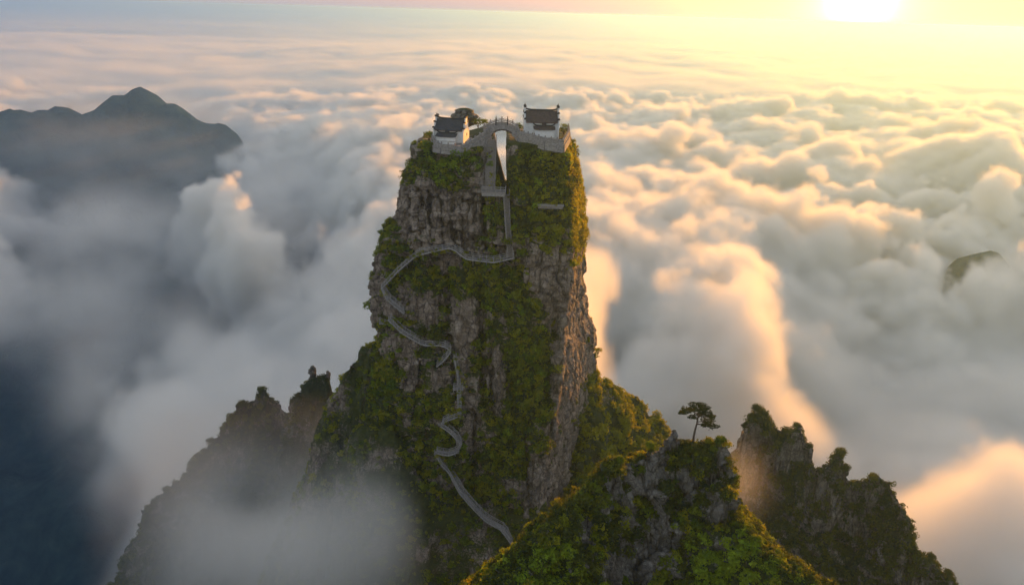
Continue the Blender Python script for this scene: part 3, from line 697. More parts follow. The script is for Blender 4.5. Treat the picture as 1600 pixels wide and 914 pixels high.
def upturned(mb, x0, x1, y, z, w_, h, lift, n=12, p=5):    # a ridge beam whose two ends curl up
    pts_ = []
    for i in range(n+1):
        u = i/n*2-1; pts_.append((x0+(x1-x0)*i/n, y, z+lift*abs(u)**p))
    for a, b in zip(pts_[:-1], pts_[1:]): mb.bar(a, b, w_, h)
def temple(label, x0, x1, yf, depth, z0, z_e, z_r, g0, g1, gz, tile, rz, steps):
    t = thing('temple', label, 'temple', ((x0+x1)/2, yf, z0), rz)
    hw = (x1-x0)/2; he = z_e-z0; hr = z_r-z0
    MB().box((0, depth/2, he/2-.2), (2*hw-.5, depth-.1, he+.4)).build('hall', M['white'], t)
    MB().box((0, depth/2, .12), (2*hw+.5, depth+.5, .30)).build('plinth', M['stone'], t)
    mb = MB(); tiled_slope(mb, -hw+.22, hw-.22, -.45, he-.02, depth/2, hr); roof = mb.build('roof', M[tile], t)
    mb = MB(); tiled_slope(mb, -hw+.22, hw-.22, depth+.45, he-.02, depth/2, hr+.001); mb.build('roof', M[tile], t)
    mb = MB(); upturned(mb, -hw+.25, hw-.25, depth/2, hr+.12, .26, .34, .30); mb.build('ridge_cap', M['ridge_cap'], roof)
    mb = MB(); mb.box((0, -.06, he-.16), (2*hw-.7, .10, .14)); mb.build('eave_board', M['red_wood'], t)
    for s in (-1, 1):                          # gable walls that climb in steps above the roof, each step under its own tile cap
        y0, y1 = -.35, depth+.35; c = depth/2; prof = [(y0, -.2)]
        seg = []
        for k, (half, top) in enumerate(steps): seg.append((half*(c-y0), top))
        hs = [(a, he+(hr-he)*b) for a, b in seg]
        poly = [(c-hs[0][0], -.2)]
        for k, (a, h) in enumerate(hs):
            poly += [(c-a, h)]
            if k+1 < len(hs): poly += [(c-hs[k+1][0], h)]
        for k in range(len(hs)-1, -1, -1):
            a, h = hs[k]; poly += [(c+a, h)]
            if k: poly += [(c+a, hs[k-1][1])]
        poly += [(c+hs[0][0], -.2)]
        vs = []; n = len(poly); xa, xb = s*(hw-.28), s*hw
        mbg = MB(); mbg.add([(xa, y, z) for y, z in poly]+[(xb, y, z) for y, z in poly], [tuple(range(n)), tuple(range(2*n-1, n-1, -1))]+[(i, i+n, (i+1) % n+n, (i+1) % n) for i in range(n)])
        gw = mbg.build('gable_wall', M['white'], t)
        xm = s*(hw-.14)
        for k, (a, h) in enumerate(hs):
            inner = hs[k+1][0] if k+1 < len(hs) else 0
            for q in ((-1, 1) if inner else (0,)):
                cap = MB()
                if q: ya, yb = c+q*inner, c+q*(a+.22)
                else: ya, yb = c-a-.22, c+a+.22
                for o, hh, ww in ((0, .16, .52), (.13, .12, .30)):
                    P_ = [(xm, ya+(yb-ya)*i/6, h+.08+o+(.26*(abs(i/6 if q else i/3-1))**3)) for i in range(7)]
                    for u, v in zip(P_[:-1], P_[1:]): cap.bar(u, v, ww, hh)
                cap.build('gable_cap', M['ridge_cap'], gw)
        fin = MB(); top = hs[-1][1]
        fin.tube([(xm, c, top+.1), (xm, c, top+.38), (xm, c, top+.52), (xm, c, top+.62), (xm, c, top+1.05)], [.16, .10, .19, .09, .015], 8)
        fin.build('finial', M['ridge_cap'], gw)
        win = MB().box((s*(hw+.0), c+.4, he*.62), (.10, .55, .62)).build('window', M['ridge_cap'], gw)
    # the gatehouse standing forward of the hall
    gw_ = (g1-g0); gx_ = (g0+g1)/2-(x0+x1)/2; gh = gz-z0
    gd_ = 1.5
    gate = MB().box((gx_, -gd_/2, gh/2-.4), (gw_-.3, gd_, gh+.8)).build('gatehouse', M['white'], t)
    mb = MB(); tiled_slope(mb, gx_-gw_/2-.12, gx_+gw_/2+.12, -gd_-.35, gh, -.25, gh+.62, .1); gr = mb.build('gate_roof', M[tile], gate)
    mb = MB(); upturned(mb, gx_-gw_/2-.15, gx_+gw_/2+.15, -.30, gh+.72, .24, .24, .50, 14, 7); mb.build('gate_ridge', M['ridge_cap'], gr)
    mb = MB(); mb.box((gx_, -.22, gh+1.0), (.95, .42, .5)); mb.prism([(gx_-.85, gh+1.18), (gx_-.55, gh+1.34), (gx_, gh+1.62), (gx_+.55, gh+1.34), (gx_+.85, gh+1.18), (gx_, gh+1.28)], -.62, -.05)
    mb.build('gate_crest', M[tile], gr)
    MB().box((gx_, -gd_-.02, gh*.42), (.02+gw_-.1, .10, .10)).build('string_course', M['stone'], gate)
    MB().box((gx_-gw_/2+.12, -gd_/2-.03, gh*.35-.3), (.10, .8, gh*.9)).build('side_door', M['red_wood'], gate)
    return t
zT = tl; zR = trr
def xx(px, Y=178.): return at(px, 210, Y)[0]
def zz_(py, Y, px=760): return at(px, py, Y)[2]
temple('white walled temple with a slate grey tiled roof, left of the stone bridge', xx(676), xx(725), 178.4, 5.2, zT-.1, zz_(203.5, 178.4, 700), zz_(186, 181.0, 700), xx(683), xx(714.5), zz_(214, 177, 700), 'tile', R(-9),
       [(1.0, .12), (.62, .66), (.28, 1.18)])
temple('white walled temple with a brown tiled roof, right of the stone bridge', xx(819), xx(873), 177.6, 5.0, zR-.1, zz_(191, 177.6, 846), zz_(173, 180.1, 846), xx(833.5), xx(865.5), zz_(202.5, 176.5, 846), 'tile_brown', R(3),
       [(1.0, .18), (.62, .74), (.28, 1.3)])

# ---------------------------------------------------------------- terrace walls and the bridge
POST = None
def post_mesh(h=1.25, s=.24):
    mb = MB().box((0, 0, h/2-.1), (s, s, h+.2)).box((0, 0, h+.03), (s+.08, s+.08, .07)).box((0, 0, h+.16), (s*.8, s*.8, .22), None, .45)
    return mb.mesh('post')
PM = post_mesh(); PM.materials.append(M['stone'])
def balustrade(name, label, cat, line, base_drop, gap=1.35, wall_h=.85, group=None):
    """a stone wall along a line of places (top of its coping), with posts on top and sunk panels"""
    t = thing(name, label, cat, line[0], 0, group); o = Vector(line[0]); first = None
    for a, b, da, db in zip(line[:-1], line[1:], base_drop[:-1], base_drop[1:]):
        a = Vector(a)-o; b = Vector(b)-o; L_ = (b-a).length; q = (b-a); q.z = 0; q.normalize(); s_ = Vector((q.y, -q.x, 0))
        th = .17; mb = MB()
        vs = [a-s_*th, b-s_*th, b+s_*th, a+s_*th, a-s_*th+Vector((0, 0, -wall_h)), b-s_*th+Vector((0, 0, -wall_h)), b+s_*th+Vector((0, 0, -wall_h)), a+s_*th+Vector((0, 0, -wall_h))]
        mb.add(vs, [(0, 1, 2, 3), (7, 6, 5, 4), (0, 4, 5, 1), (1, 5, 6, 2), (2, 6, 7, 3), (3, 7, 4, 0)])
        mb.build('parapet', M['stone'], t)
        mb = MB(); th = .30; vs = [a-s_*th*.6+Vector((0, 0, -wall_h)), b-s_*th*.6+Vector((0, 0, -wall_h)), b+s_*th+Vector((0, 0, -wall_h)), a+s_*th+Vector((0, 0, -wall_h)),
              a-s_*th+Vector((0, 0, -da)), b-s_*th+Vector((0, 0, -db)), b+s_*(th+.15)+Vector((0, 0, -db)), a+s_*(th+.15)+Vector((0, 0, -da))]
        mb.add(vs, [(0, 1, 2, 3), (7, 6, 5, 4), (0, 4, 5, 1), (1, 5, 6, 2), (2, 6, 7, 3), (3, 7, 4, 0)])
        # courses of stone standing proud of the footing
        nb = max(2, int(L_/.8)); rows = max(1, int((min(da, db)-wall_h)/.42))
        for r_ in range(rows):
            for k in range(nb):
                u0 = (k+.03+(.5 if r_ % 2 else 0))/nb; u1 = min(1, u0+.94/nb)
                if u1-u0 < .02: continue
                p0 = a.lerp(b, u0)+s_*(th+.06); p1 = a.lerp(b, u1)+s_*(th+.06); zz0 = -wall_h-.22-r_*.42
                mb.bar(p0+Vector((0, 0, zz0)), p1+Vector((0, 0, zz0)), .10+.05*rnd.random(), .37)
        mb.build('footing', M['stone'], t)
        mb = MB(); mb.bar(a+Vector((0, 0, .05)), b+Vector((0, 0, .05)), .46, .13); mb.build('coping', M['stone'], t)
        n = max(1, int(round(L_/gap)))
        for k in range(n):
            u0, u1 = (k+.16)/n, (k+.84)/n
            mb = MB(); mb.bar(a.lerp(b, u0)+s_*.20+Vector((0, 0, -wall_h*.45)), a.lerp(b, u1)+s_*.20+Vector((0, 0, -wall_h*.45)), .07, wall_h*.5); mb.build('panel', M['stone'], t)
            p = a.lerp(b, k/n)+Vector((0, 0, -wall_h+.0))
            if first is None: first = link('post', PM, None, t, p)
            else: mate(first, t, p, (0, 0, math.atan2(q.y, q.x)))
    mate(first, t, Vector(line[-1])-o+Vector((0, 0, -wall_h)))
    return t
LT = [(675, 211, 181), (679, 222, 175.6), (690, 226, 174.3), (721, 229.5, 173.4), (735, 221, 174.8), (757, 207, 177.6), (765, 199, 179.4)]
balustrade('terrace_wall', 'grey stone terrace wall with posts in front of the grey roofed temple', 'wall', [at(*p) for p in LT], [2.0, 2.2, 1.9, 1.9, 2.4, 3.0, 3.4], 1.3)
RT = [(806.5, 196, 179.4), (812, 206, 177.4), (832, 211.5, 175.4), (852, 216, 173.9), (880, 219.5, 173.4), (889, 205, 180.5), (888, 197, 186)]
balustrade('terrace_wall', 'pinkish stone terrace wall with posts curving before the brown roofed temple', 'wall', [at(*p) for p in RT], [2.6, 2.4, 2.3, 2.5, 2.6, 2.4, 2.2], 1.35, .95)
# terrace paving under the temples
def terrace(line, back, z, label):
    pl = [Vector(at(*p)) for p in line]+[Vector(p) for p in back]
    t = MB(); n = len(pl)
    t.add([(p.x, p.y, z) for p in pl]+[(p.x, p.y, z-1.6) for p in pl], [tuple(range(n)), tuple(range(2*n-1, n-1, -1))]+[(i, i+n, (i+1) % n+n, (i+1) % n) for i in range(n)])
    o = t.build('terrace_floor', M['tread']); o['kind'] = 'structure'
terrace(LT, [(-4.6, 183, 0), (-5.4, 188, 0), (-16, 188, 0)], zT, '')
terrace(RT, [(9.8, 189, 0), (2.6, 189, 0), (2.4, 181, 0)], zR, '')
b = thing('bridge', 'small arched stone bridge joining the two summits over the cleft', 'bridge', at(783, 203, 180))
o = Vector(b.location)
def lp(px, py, Y=180.): return Vector(at(px, py, Y))-o
topl = [(756, 203), (766, 197), (775, 193.5), (784, 192.3), (793, 193.5), (801, 197.5), (809, 203)]
botl = [(811, 214), (801, 212), (799, 208.5), (795, 205.5), (789, 203.6), (783, 203.2), (777, 204.4), (772, 207.6), (769.5, 213), (768, 219), (756, 219)]
poly = [(lp(*p).x, lp(*p).z) for p in topl+botl]
MB().prism(poly, -1.05, 1.05).build('arch', M['stone'], b)
arc = botl[2:9]
for k in range(len(arc)-1):                    # voussoirs round the opening
    p, q = lp(*arc[k]), lp(*arc[k+1]); d_ = (q-p).normalized(); up = Vector((d_.z, 0, -d_.x)) if d_.x < 0 else Vector((-d_.z, 0, d_.x))
    v = MB(); v.bar(p.lerp(q, .04)+up*.15+Vector((0, -1.08, 0)), p.lerp(q, .96)+up*.15+Vector((0, -1.08, 0)), .12, .34); v.build('arch_stone', M['tile_brown'], b)
for yo in (-1.0, 1.0):
    for k in range(len(topl)-1):
        p, q = lp(*topl[k])+Vector((0, yo, 0)), lp(*topl[k+1])+Vector((0, yo, 0))
        MB().bar(p+Vector((0, 0, .78)), q+Vector((0, 0, .78)), .16, .13).build('handrail', M['stone'], b)
        MB().bar(p+Vector((0, 0, .42)), q+Vector((0, 0, .42)), .10, .10).build('rail', M['stone'], b)
        MB().bar(p+Vector((0, 0, .10)), q+Vector((0, 0, .10)), .20, .22).build('kerb', M['stone'], b)
    for k, p in enumerate(topl):
        h = .35 if k in (2, 4) else .12
        MB().box(lp(*p)+Vector((0, yo, .45)), (.20, .22, 1.0+h)).box(lp(*p)+Vector((0, yo, 1.06+h*.6)), (.26, .28, .10)).box(lp(*p)+Vector((0, yo, 1.22+h*.6)), (.16, .16, .24), None, .4).build('post', M['stone'] if k not in (2, 4) else M['ridge_cap'], b)

# ---------------------------------------------------------------- stairs and walkways
STEPM = {}
def step_mesh(wd, dp, th, mat):
    k = (wd, dp, th, mat)
    if k not in STEPM:
        mb = MB().box((0, 0, -th/2), (wd, dp, th)).box((0, -dp*.42, .012), (wd*1.02, dp*.18, .03)); me = mb.mesh('step'); me.materials.append(M[mat]); STEPM[k] = me
    return STEPM[k]
RPM = MB().box((0, 0, .45), (.13, .13, 1.3)).box((0, 0, 1.12), (.19, .19, .10)).mesh('post'); RPM.materials.append(M['wood'])
def stair(name, label, path, wd, gap=.42, mat='wood', rails=(1, 1), post_gap=1.5, brackets=True, rise=1.0, group=None, solid=.0):
    path = [Vector(p) for p in path]; t = thing(name, label, 'stairway', path[0], 0, group); o = path[0]
    Ls = [0]
    for a, b in zip(path[:-1], path[1:]): Ls.append(Ls[-1]+(b-a).length)
    def pos(s):
        for k in range(len(path)-1):
            if s <= Ls[k+1]+1e-6: return path[k].lerp(path[k+1], (s-Ls[k])/max(1e-6, Ls[k+1]-Ls[k]))-o, k
        return path[-1]-o, len(path)-2
    def side(s):
        p0, _ = pos(max(0, s-.9)); p1, _ = pos(min(Ls[-1], s+.9)); q = p1-p0; q.z = 0
        if q.length < .15: q = Vector((0, -1, 0))
        q.normalize(); return q, Vector((q.y, -q.x, 0))
    sm_ = step_mesh(wd, max(.30, gap*1.08), .16, mat); n = max(2, int(Ls[-1]/gap)); first = None
    for i in range(n+1):
        s = Ls[-1]*i/n; p, _ = pos(s); q, sd_ = side(s); a = math.atan2(q.y, q.x)-math.pi/2
        if first is None: first = link('step', sm_, None, t, p); first.rotation_euler = (0, 0, a)
        else: mate(first, t, p, (0, 0, a))
    fp = None; m = max(1, int(round(Ls[-1]/post_gap)))
    for sgn, on in ((-1, rails[0]), (1, rails[1])):
        if not on: continue
        prev = None
        for i in range(m+1):
            s = Ls[-1]*i/m; p, _ = pos(s); q, sd_ = side(s); e_ = p+sd_*sgn*(wd/2)
            if fp is None: fp = link('post', RPM, None, t, e_)
            else: mate(fp, t, e_)
            if prev is not None:
                for h, ww, hh, nm in ((1.02, .12, .12, 'handrail'), (.62, .08, .09, 'rail'), (-.02, .16, .30+solid, 'stringer')):
                    MB().bar(prev+Vector((0, 0, h)), e_+Vector((0, 0, h)), ww, hh).build(nm, M[mat], t)
            prev = e_
    if brackets:
        for i in range(0, m+1, 2):
            p, _ = pos(Ls[-1]*i/m); q, sd_ = side(Ls[-1]*i/m); back = Vector((0, 1, 0))
            MB().bar(p+Vector((0, -.5, -.3)), p+Vector((0, 1.6, -2.0)), .18, .18).build('bracket', M['wood'], t)
    return t
UP0 = at(766.5, 219, 178.3); UP1 = at(763.5, 297, 171.6)
stair('stone_stairway', 'long steep flight of stone steps dropping from the bridge down the summit cliff', [UP0, Vector(UP0).lerp(Vector(UP1), .5), UP1], 2.6, .24, 'tread', (1, 1), 1.6, False)
l0 = Vector(at(770, 299, 170.6)); t = thing('landing', 'stone landing with a railing at the foot of the long summit steps', 'platform', l0)
x0_, x1_ = at(752, 299, 170.6)[0]-l0.x, at(790, 299, 170.6)[0]-l0.x
MB().box(((x0_+x1_)/2, .9, -.25), (x1_-x0_, 3.0, .40)).build('deck', M['tread'], t)
MB().box(((x0_+x1_)/2, -.45, -.72), (x1_-x0_-.3, .25, .6)).build('fascia', M['stone'], t)
pf = None
for k in range(6):
    p = (x0_+(x1_-x0_)*k/5, -.55, -.05)
    pf = link('post', RPM, None, t, p) if pf is None else mate(pf, t, p)
for h in (.98, .55): MB().bar((x0_, -.55, h), (x1_, -.55, h), .11, .11).build('handrail', M['stone'], t)
MB().bar((x1_, -.55, .98), (x1_, 1.4, .98), .11, .11).build('handrail', M['stone'], t)
for k in (0.25, .75): MB().bar((x0_+(x1_-x0_)*k, -.3, -.5), (x0_+(x1_-x0_)*k, 2.4, -2.6), .25, .25).build('bracket', M['stone'], t)
stair('stone_stairway', 'narrow ladder-steep stairway in the crack between the landing and the cliff walkway', [at(791, 304, 171.7), at(793, 350, 171.0), at(797, 400, 170.2)], 1.35, .26, 'tread', (1, 1), 2.2, False)
WALKS = []
def along(px_path, lift=.6, step=6, win=3, y_off=0):
    P_ = []
    for (a, b), (c, d_) in zip(px_path[:-1], px_path[1:]):
        n = max(1, int(math.hypot(c-a, d_-b)/step))
        for i in range(n): P_.append((a+(c-a)*i/n, b+(d_-b)*i/n))
    P_.append(px_path[-1]); ys_ = [hit(*p) for p in P_]
    ys_ = [min(ys_[max(0, i-win):i+win+1]) for i in range(len(ys_))]
    ys_ = [sum(ys_[max(0, i-2):i+3])/len(ys_[max(0, i-2):i+3])-lift for i in range(len(ys_))]
    r = [Vector(at(p[0], p[1], y)) for p, y in zip(P_, ys_)]; WALKS.extend(r); return r
stair('cliff_walkway', 'pale boardwalk hugging the cliff below the overhang, rising to the left', along([(802, 402), (770, 409), (730, 404), (705, 386), (680, 391), (650, 399)]), 1.3, .45, 'wood', (1, 1), 1.5)
stair('cliff_walkway', 'pale stairway slanting down the left edge of the cliff', along([(649, 400), (620, 426), (599, 448)]), 1.25, .40, 'wood', (1, 1), 1.5)
stair('cliff_walkway', 'short stairway doubling back right below the leftmost bend', along([(598, 450), (606, 466), (631, 488)]), 1.25, .40, 'wood', (1, 1), 1.5)
stair('cliff_walkway', 'curving stairway descending right across the left flank of the tower', along([(609, 499), (630, 519), (662, 538), (692, 538), (704, 546)]), 1.25, .40, 'wood', (1, 1), 1.5)
stair('cliff_walkway', 'short stub of stairway turning back left beside the dark crack', along([(704, 549), (696, 560), (683, 571)]), 1.2, .40, 'wood', (1, 1), 1.5)
stair('ladder_stair', 'thin ladder stair standing in the dark vertical crack', along([(711, 560), (715, 580), (717, 600)], .9), .8, .3, 'wood', (1, 1), 1.2, False)
stair('cliff_walkway', 'tiny landing and steps under the ladder stair', along([(709, 607), (723, 607)]), 1.2, .4, 'wood', (1, 1), 1.2)
stair('ladder_stair', 'thin vertical ladder stair below the tiny landing', along([(717, 612), (718, 630), (718, 645)], .9), .8, .3, 'wood', (1, 1), 1.2, False)
stair('cliff_walkway', 'zigzag stairway turning twice above the lower bend', along([(719, 648), (697, 656), (688, 663), (705, 674), (718, 688), (716, 705), (700, 710), (683, 706)]), 1.25, .40, 'wood', (1, 1), 1.5)
stair('cliff_walkway', 'long grey stairway running down to the right near the foot of the tower', along([(681, 707), (692, 724), (707, 743), (722, 770), (741, 792), (761, 812), (787, 826), (801, 850)]), 1.5, .45, 'wood', (1, 1), 1.6)
# plants leaning in over the walkways
rg = np.random.default_rng(77); wp = np.array([tuple(p) for p in WALKS]); k = rg.integers(0, len(wp), 170); f_ = pnoise(wp[k], 5, 12) > -.1
P = wp[k][f_]+np.stack([rg.normal(size=170)*.9, -.2-.5*rg.random(170), -.75+.75*rg.random(170)], 1)[f_]
cover('shrub_cover', SHRUB, P, .28+.4*rg.random(len(P)), rg.random(len(P))*.5, 78, None, M['leaf'])
# a stone ledge wall on the right summit, and the lookout on the left edge
yb_ = hit(860, 322)-.5; q0 = Vector(at(860, 321, yb_)); t = thing('ledge_wall', 'long pale stone ledge set in the greenery of the right cliff', 'wall', q0)
MB().box((0, .6, 0), (5.8, 1.8, .34)).build('slab', M['stone'], t); MB().box((.05, .65, -.45), (5.4, 1.5, .6)).build('footing', M['tread'], t)
yb_ = hit(604, 505)-.6; q0 = Vector(at(602, 505, yb_)); t = thing('lookout', 'little railed lookout perched on the left edge of the tower', 'platform', q0)
MB().box((0, .7, -.1), (2.8, 2.2, .2)).build('deck', M['wood'], t)
pf = None
for p in ((-1.3, -.3, 0), (0, -.3, 0), (1.3, -.3, 0), (-1.3, .9, 0)): pf = link('post', RPM, None, t, p) if pf is None else mate(pf, t, p)
for h in (.6, 1.0):
    MB().bar((-1.35, -.3, h), (1.35, -.3, h), .1, .1).build('handrail', M['wood'], t); MB().bar((-1.3, -.3, h), (-1.3, 1.2, h), .1, .1).build('handrail', M['wood'], t)
MB().bar((0, -.2, -.2), (0, 1.7, -1.9), .2, .2).build('bracket', M['wood'], t)

# ---------------------------------------------------------------- boulder and bushes on the summit
def boulder(name, label, loc, size, mat, seed, sub=5):
    bm = bmesh.new(); bmesh.ops.create_icosphere(bm, subdivisions=sub, radius=1); me = bpy.data.meshes.new(name); bm.to_mesh(me); bm.free()
    V = vco(me).astype(float); u = V.copy(); V *= np.array(size)
    V[:, :2] *= (1+.16*np.sign(np.sin(u[:, 2:3]*9))*np.abs(np.sin(u[:, 2:3]*9))**.4)
    put(me, V); roughen(me, .45, seed, 1.2, None, .35); me.polygons.foreach_set('use_smooth', np.ones(len(me.polygons), bool))
    set_attr(me, 'veg', np.clip(.42*vno(me)[:, 2]+.05+.3*pnoise(V, 1.2, seed), 0, 1))
    return tag(link(name, me, mat, None, loc), label, 'boulder')
bp_ = Vector(at(726, 183, 189)); boulder('boulder', 'layered mossy boulder like a mushroom behind the grey roofed temple', bp_+Vector((0, 0, -.2)), (2.9, 2.6, 2.3), M['grey_rock'], 401)
def bush(label, px, py, Y, r, mat='leaf', n=420, name='bush', squash=.95, leaf=.13):
    me = bush_mesh('foliage', n, r, leaf*(r**.5), squash, int(px)); t = thing(name, label, 'bush', at(px, py, Y))
    link('foliage', me, M[mat], t, (0, 0, 0)); s = MB()
    for k in range(4): s.tube([(0, 0, -r), (.15*r*math.cos(k*1.6), .15*r*math.sin(k*1.6), -.4*r), (.5*r*math.cos(k*1.6), .5*r*math.sin(k*1.6), .2*r)], [.07*r, .05*r, .02*r], 5)
    s.build('stem', M['bark'], t); return t
bush('golden leafy bush between the boulder and the bridge', 747, 192, 186, 1.25)
bush('small sunlit bush close beside the left end of the bridge', 757, 192, 185, .8)
bush('dark green bush left of the grey roofed temple', 670, 213, 181, 1.2)
bush('low bush behind the wall at the right end of the bridge', 811, 199, 184, .9)
bush('bush on the right edge behind the brown roofed temple', 881, 203, 184, 1.2)
for px, py, lab in ((631, 296, 'round dark bush clinging to the left edge of the upper cliff'), (628, 342, 'bush hanging on the left edge under the upper cliff'), (935, 548, 'bush on the bulge of the sunlit right edge')):
    y_ = 186; bush(lab, px, py, y_, .9)

# ---------------------------------------------------------------- the lone pine
pb = Vector(at(1083, 688, 107.3)); pb.z = drop(pb.x, pb.y)-.15
pine = thing('pine_tree', 'lone flat-topped pine leaning over the top of the near crag', 'tree', pb)
def pl_(px, py, dy=0): return Vector(at(px, py, 107.3+dy))-pb
trunk = MB().tube([Vector((0, 0, -.3)), pl_(1084, 682), pl_(1086, 672), pl_(1089, 661), pl_(1091, 650), pl_(1094, 641), pl_(1093, 634)], [.22, .17, .145, .12, .10, .07, .03], 9).build('trunk', M['bark'], pine)
PADS = [(1090, 634, 0, 1.25, .30, 1093, 642), (1100, 637, .4, .9, .25, 1094, 643), (1074, 641, -.2, 1.05, .26, 1092, 648), (1066, 645, .2, .6, .18, 1078, 645), (1083, 639, .9, .9, .24, 1093, 645), (1104, 645, -.5, 1.0, .26, 1092, 651),
        (1111, 651, .1, .75, .22, 1098, 651), (1106, 658, .6, .95, .24, 1090, 659), (1114, 666, -.2, .85, .2, 1090, 662), (1102, 664, -.8, .7, .2, 1090, 663), (1082, 652, -.9, .65, .18, 1090, 656), (1096, 648, 1.3, .9, .24, 1092, 652)]
for k, (px, py, dy, r, hgt, sx, sy) in enumerate(PADS):
    c = pl_(px, py, dy); s0 = pl_(sx, sy)
    br = MB().tube([s0, s0.lerp(c, .55)+Vector((0, 0, .10)), c+Vector((0, 0, -.08))], [.06, .045, .02], 6).build('branch', M['bark'], pine)
    rg = np.random.default_rng(60+k); n = int(260*r*r)+130
    a = rg.random(n)*6.283; rad = np.sqrt(rg.random(n))*r*(1+.25*np.sin(a*3+k)); cz = (rg.random(n)-.35)*hgt*(1.2-rad/r*.6)
    cc = np.stack([c.x+np.cos(a)*rad, c.y+np.sin(a)*rad, c.z+cz], 1)
    dr = rg.normal(size=(n, 3)); dr[:, 2] = np.abs(dr[:, 2])*.8+.2; dr /= np.linalg.norm(dr, axis=1)[:, None]
    sd_ = np.cross(dr, rg.normal(size=(n, 3))); sd_ /= np.linalg.norm(sd_, axis=1)[:, None]; ln = (.10+.09*rg.random(n))[:, None]
    V = np.stack([cc-sd_*.035-dr*ln*.4, cc+sd_*.035-dr*ln*.4, cc+sd_*.05+dr*ln, cc-sd_*.05+dr*ln], 1).reshape(-1, 3)
    me = mesh_np('needle_pad', V, np.arange(n*4).reshape(n, 4), False); set_attr(me, 'shade', np.repeat(.4+.5*rg.random(n), 4)); link('needle_pad', me, M['needle'], br)
# ---------------------------------------------------------------- trees that stand out along the skylines
def tree(label, px, py, Y, h, r, mat='leaf_dark', lean=0., group=None, name='broadleaf_tree', clumps=5):
    p = Vector(at(px, py, Y)); p.z = drop(p.x, p.y)-.2; t = thing(name, label, 'tree', p, rnd.random()*6, group); s = int(px*7+py)
    rg = random.Random(s); MB().tube([(0, 0, 0), (lean*.4, 0, h*.4), (lean, 0, h*.85)], [.09*r+.05, .06*r+.04, .03], 6).build('trunk', M['bark'], t)
    Vs = []; Sh = []; b = 0
    for k in range(clumps):
        a = rg.random()*6.28; rr_ = r*(.55+.25*rg.random()); off = r*.55*rg.random()
        m_ = bush_mesh('c', 130, rr_, .16*r**.5, .8, s+k); V = vco(m_)+np.array((lean+math.cos(a)*off, math.sin(a)*off, h*(.45+.3*rg.random()))); Vs.append(V)
        q = np.empty(len(V), np.float32); m_.attributes['shade'].data.foreach_get('value', q); Sh.append(q); bpy.data.meshes.remove(m_)
    V = np.concatenate(Vs); me = mesh_np('crown', V, np.arange(len(V)).reshape(-1, 4), False); set_attr(me, 'shade', np.concatenate(Sh)); link('crown', me, M[mat], t)
    return t
for a in ((1108, 702, 106.8, 1.0, .7, 'leafy bush right beside the foot of the lone pine'), (1124, 716, 105.8, 1.6, .9, 'bush at the right brink of the near crag'), (1015, 716, 105.4, 1.5, .9, 'bush on the crest left of the pale rock spike'), (968, 748, 101.4, 1.4, .8, 'bush on the crest of the near crag halfway to the tower'), (1180, 846, 95.6, 1.3, .8, 'bush on the lush spur below the near crag')):
    tree(a[5], a[0], a[1], a[2], a[3], a[4], 'leaf', .1, None, 'small_tree')
SK = 'trees on the skyline of the dark ridge'; SL_ = 'trees on the skyline of the misty ridge'
for a in ((1178, 654, 181.5, 2.6, 1.5, 'bushy tree on the leftmost knob of the dark right ridge'), (1188, 652, 181.5, 2.4, 1.2, 'tree at the right side of the leftmost knob of the dark ridge'), (1234, 657, 180, 2.0, 1.4, 'broad low tree on the highest rock block of the dark ridge'),
          (1246, 660, 179.6, 2.0, 1.2, 'tree at the right corner of the highest rock block'), (1261, 678, 178, 2.8, .7, 'thin lopsided tree leaning off the right wall of the highest rock block'), (1291, 716, 173.8, 2.2, .6, 'small lone tree in the notch left of the rounded rock knob'), (1312, 711, 172.7, 1.9, 1.6, 'dense tree capping the rounded rock knob in mid ridge'),
          (1342, 740, 170, 1.6, 1.1, 'low tree on the saddle right of the rounded rock knob'), (1364, 742, 168.8, 2.2, 1.5, 'tree on the shoulder above the steep right drop'), (1399, 782, 165.6, 2.2, 1.3, 'tree overhanging the steep right drop of the dark ridge'), (1430, 828, 161, 2.2, 1.2, 'tree halfway down the right end of the dark ridge'),
          (1458, 864, 158.4, 2.4, 1.1, 'tree low on the right end of the dark ridge'), (1482, 898, 155, 2.2, 1.1, 'lowest tree at the right end of the dark ridge')):
    tree(a[5], a[0], a[1], a[2], a[3], a[4], 'leaf_dark', .5 if 'leaning' in a[5] else .1, SK)
for a in ((424, 602, 222, 3.2, 1.2, 'pointed tree at the highest spot of the misty left ridge'), (410, 614, 222, 2.8, 1.5, 'round tree left of the pointed tree on the misty ridge'), (380, 626, 222, 3.0, 2.0, 'broad tree where the misty ridge turns down'), (366, 640, 221.4, 2.6, 1.6, 'tree just below the turn of the misty ridge'),
          (330, 686, 218, 3.2, 1.5, 'tall tree sticking up midway down the misty ridge'), (302, 718, 215.5, 2.8, 1.8, 'bushy tree in the lower middle of the misty ridge'), (290, 732, 214, 2.6, 1.6, 'tree above the lower bend of the misty ridge'), (262, 762, 211, 2.4, 1.4, 'low tree at the lower bend of the misty ridge')):
    tree(a[5], a[0], a[1], a[2], a[3], a[4], 'leaf_dark', .1, SL_)
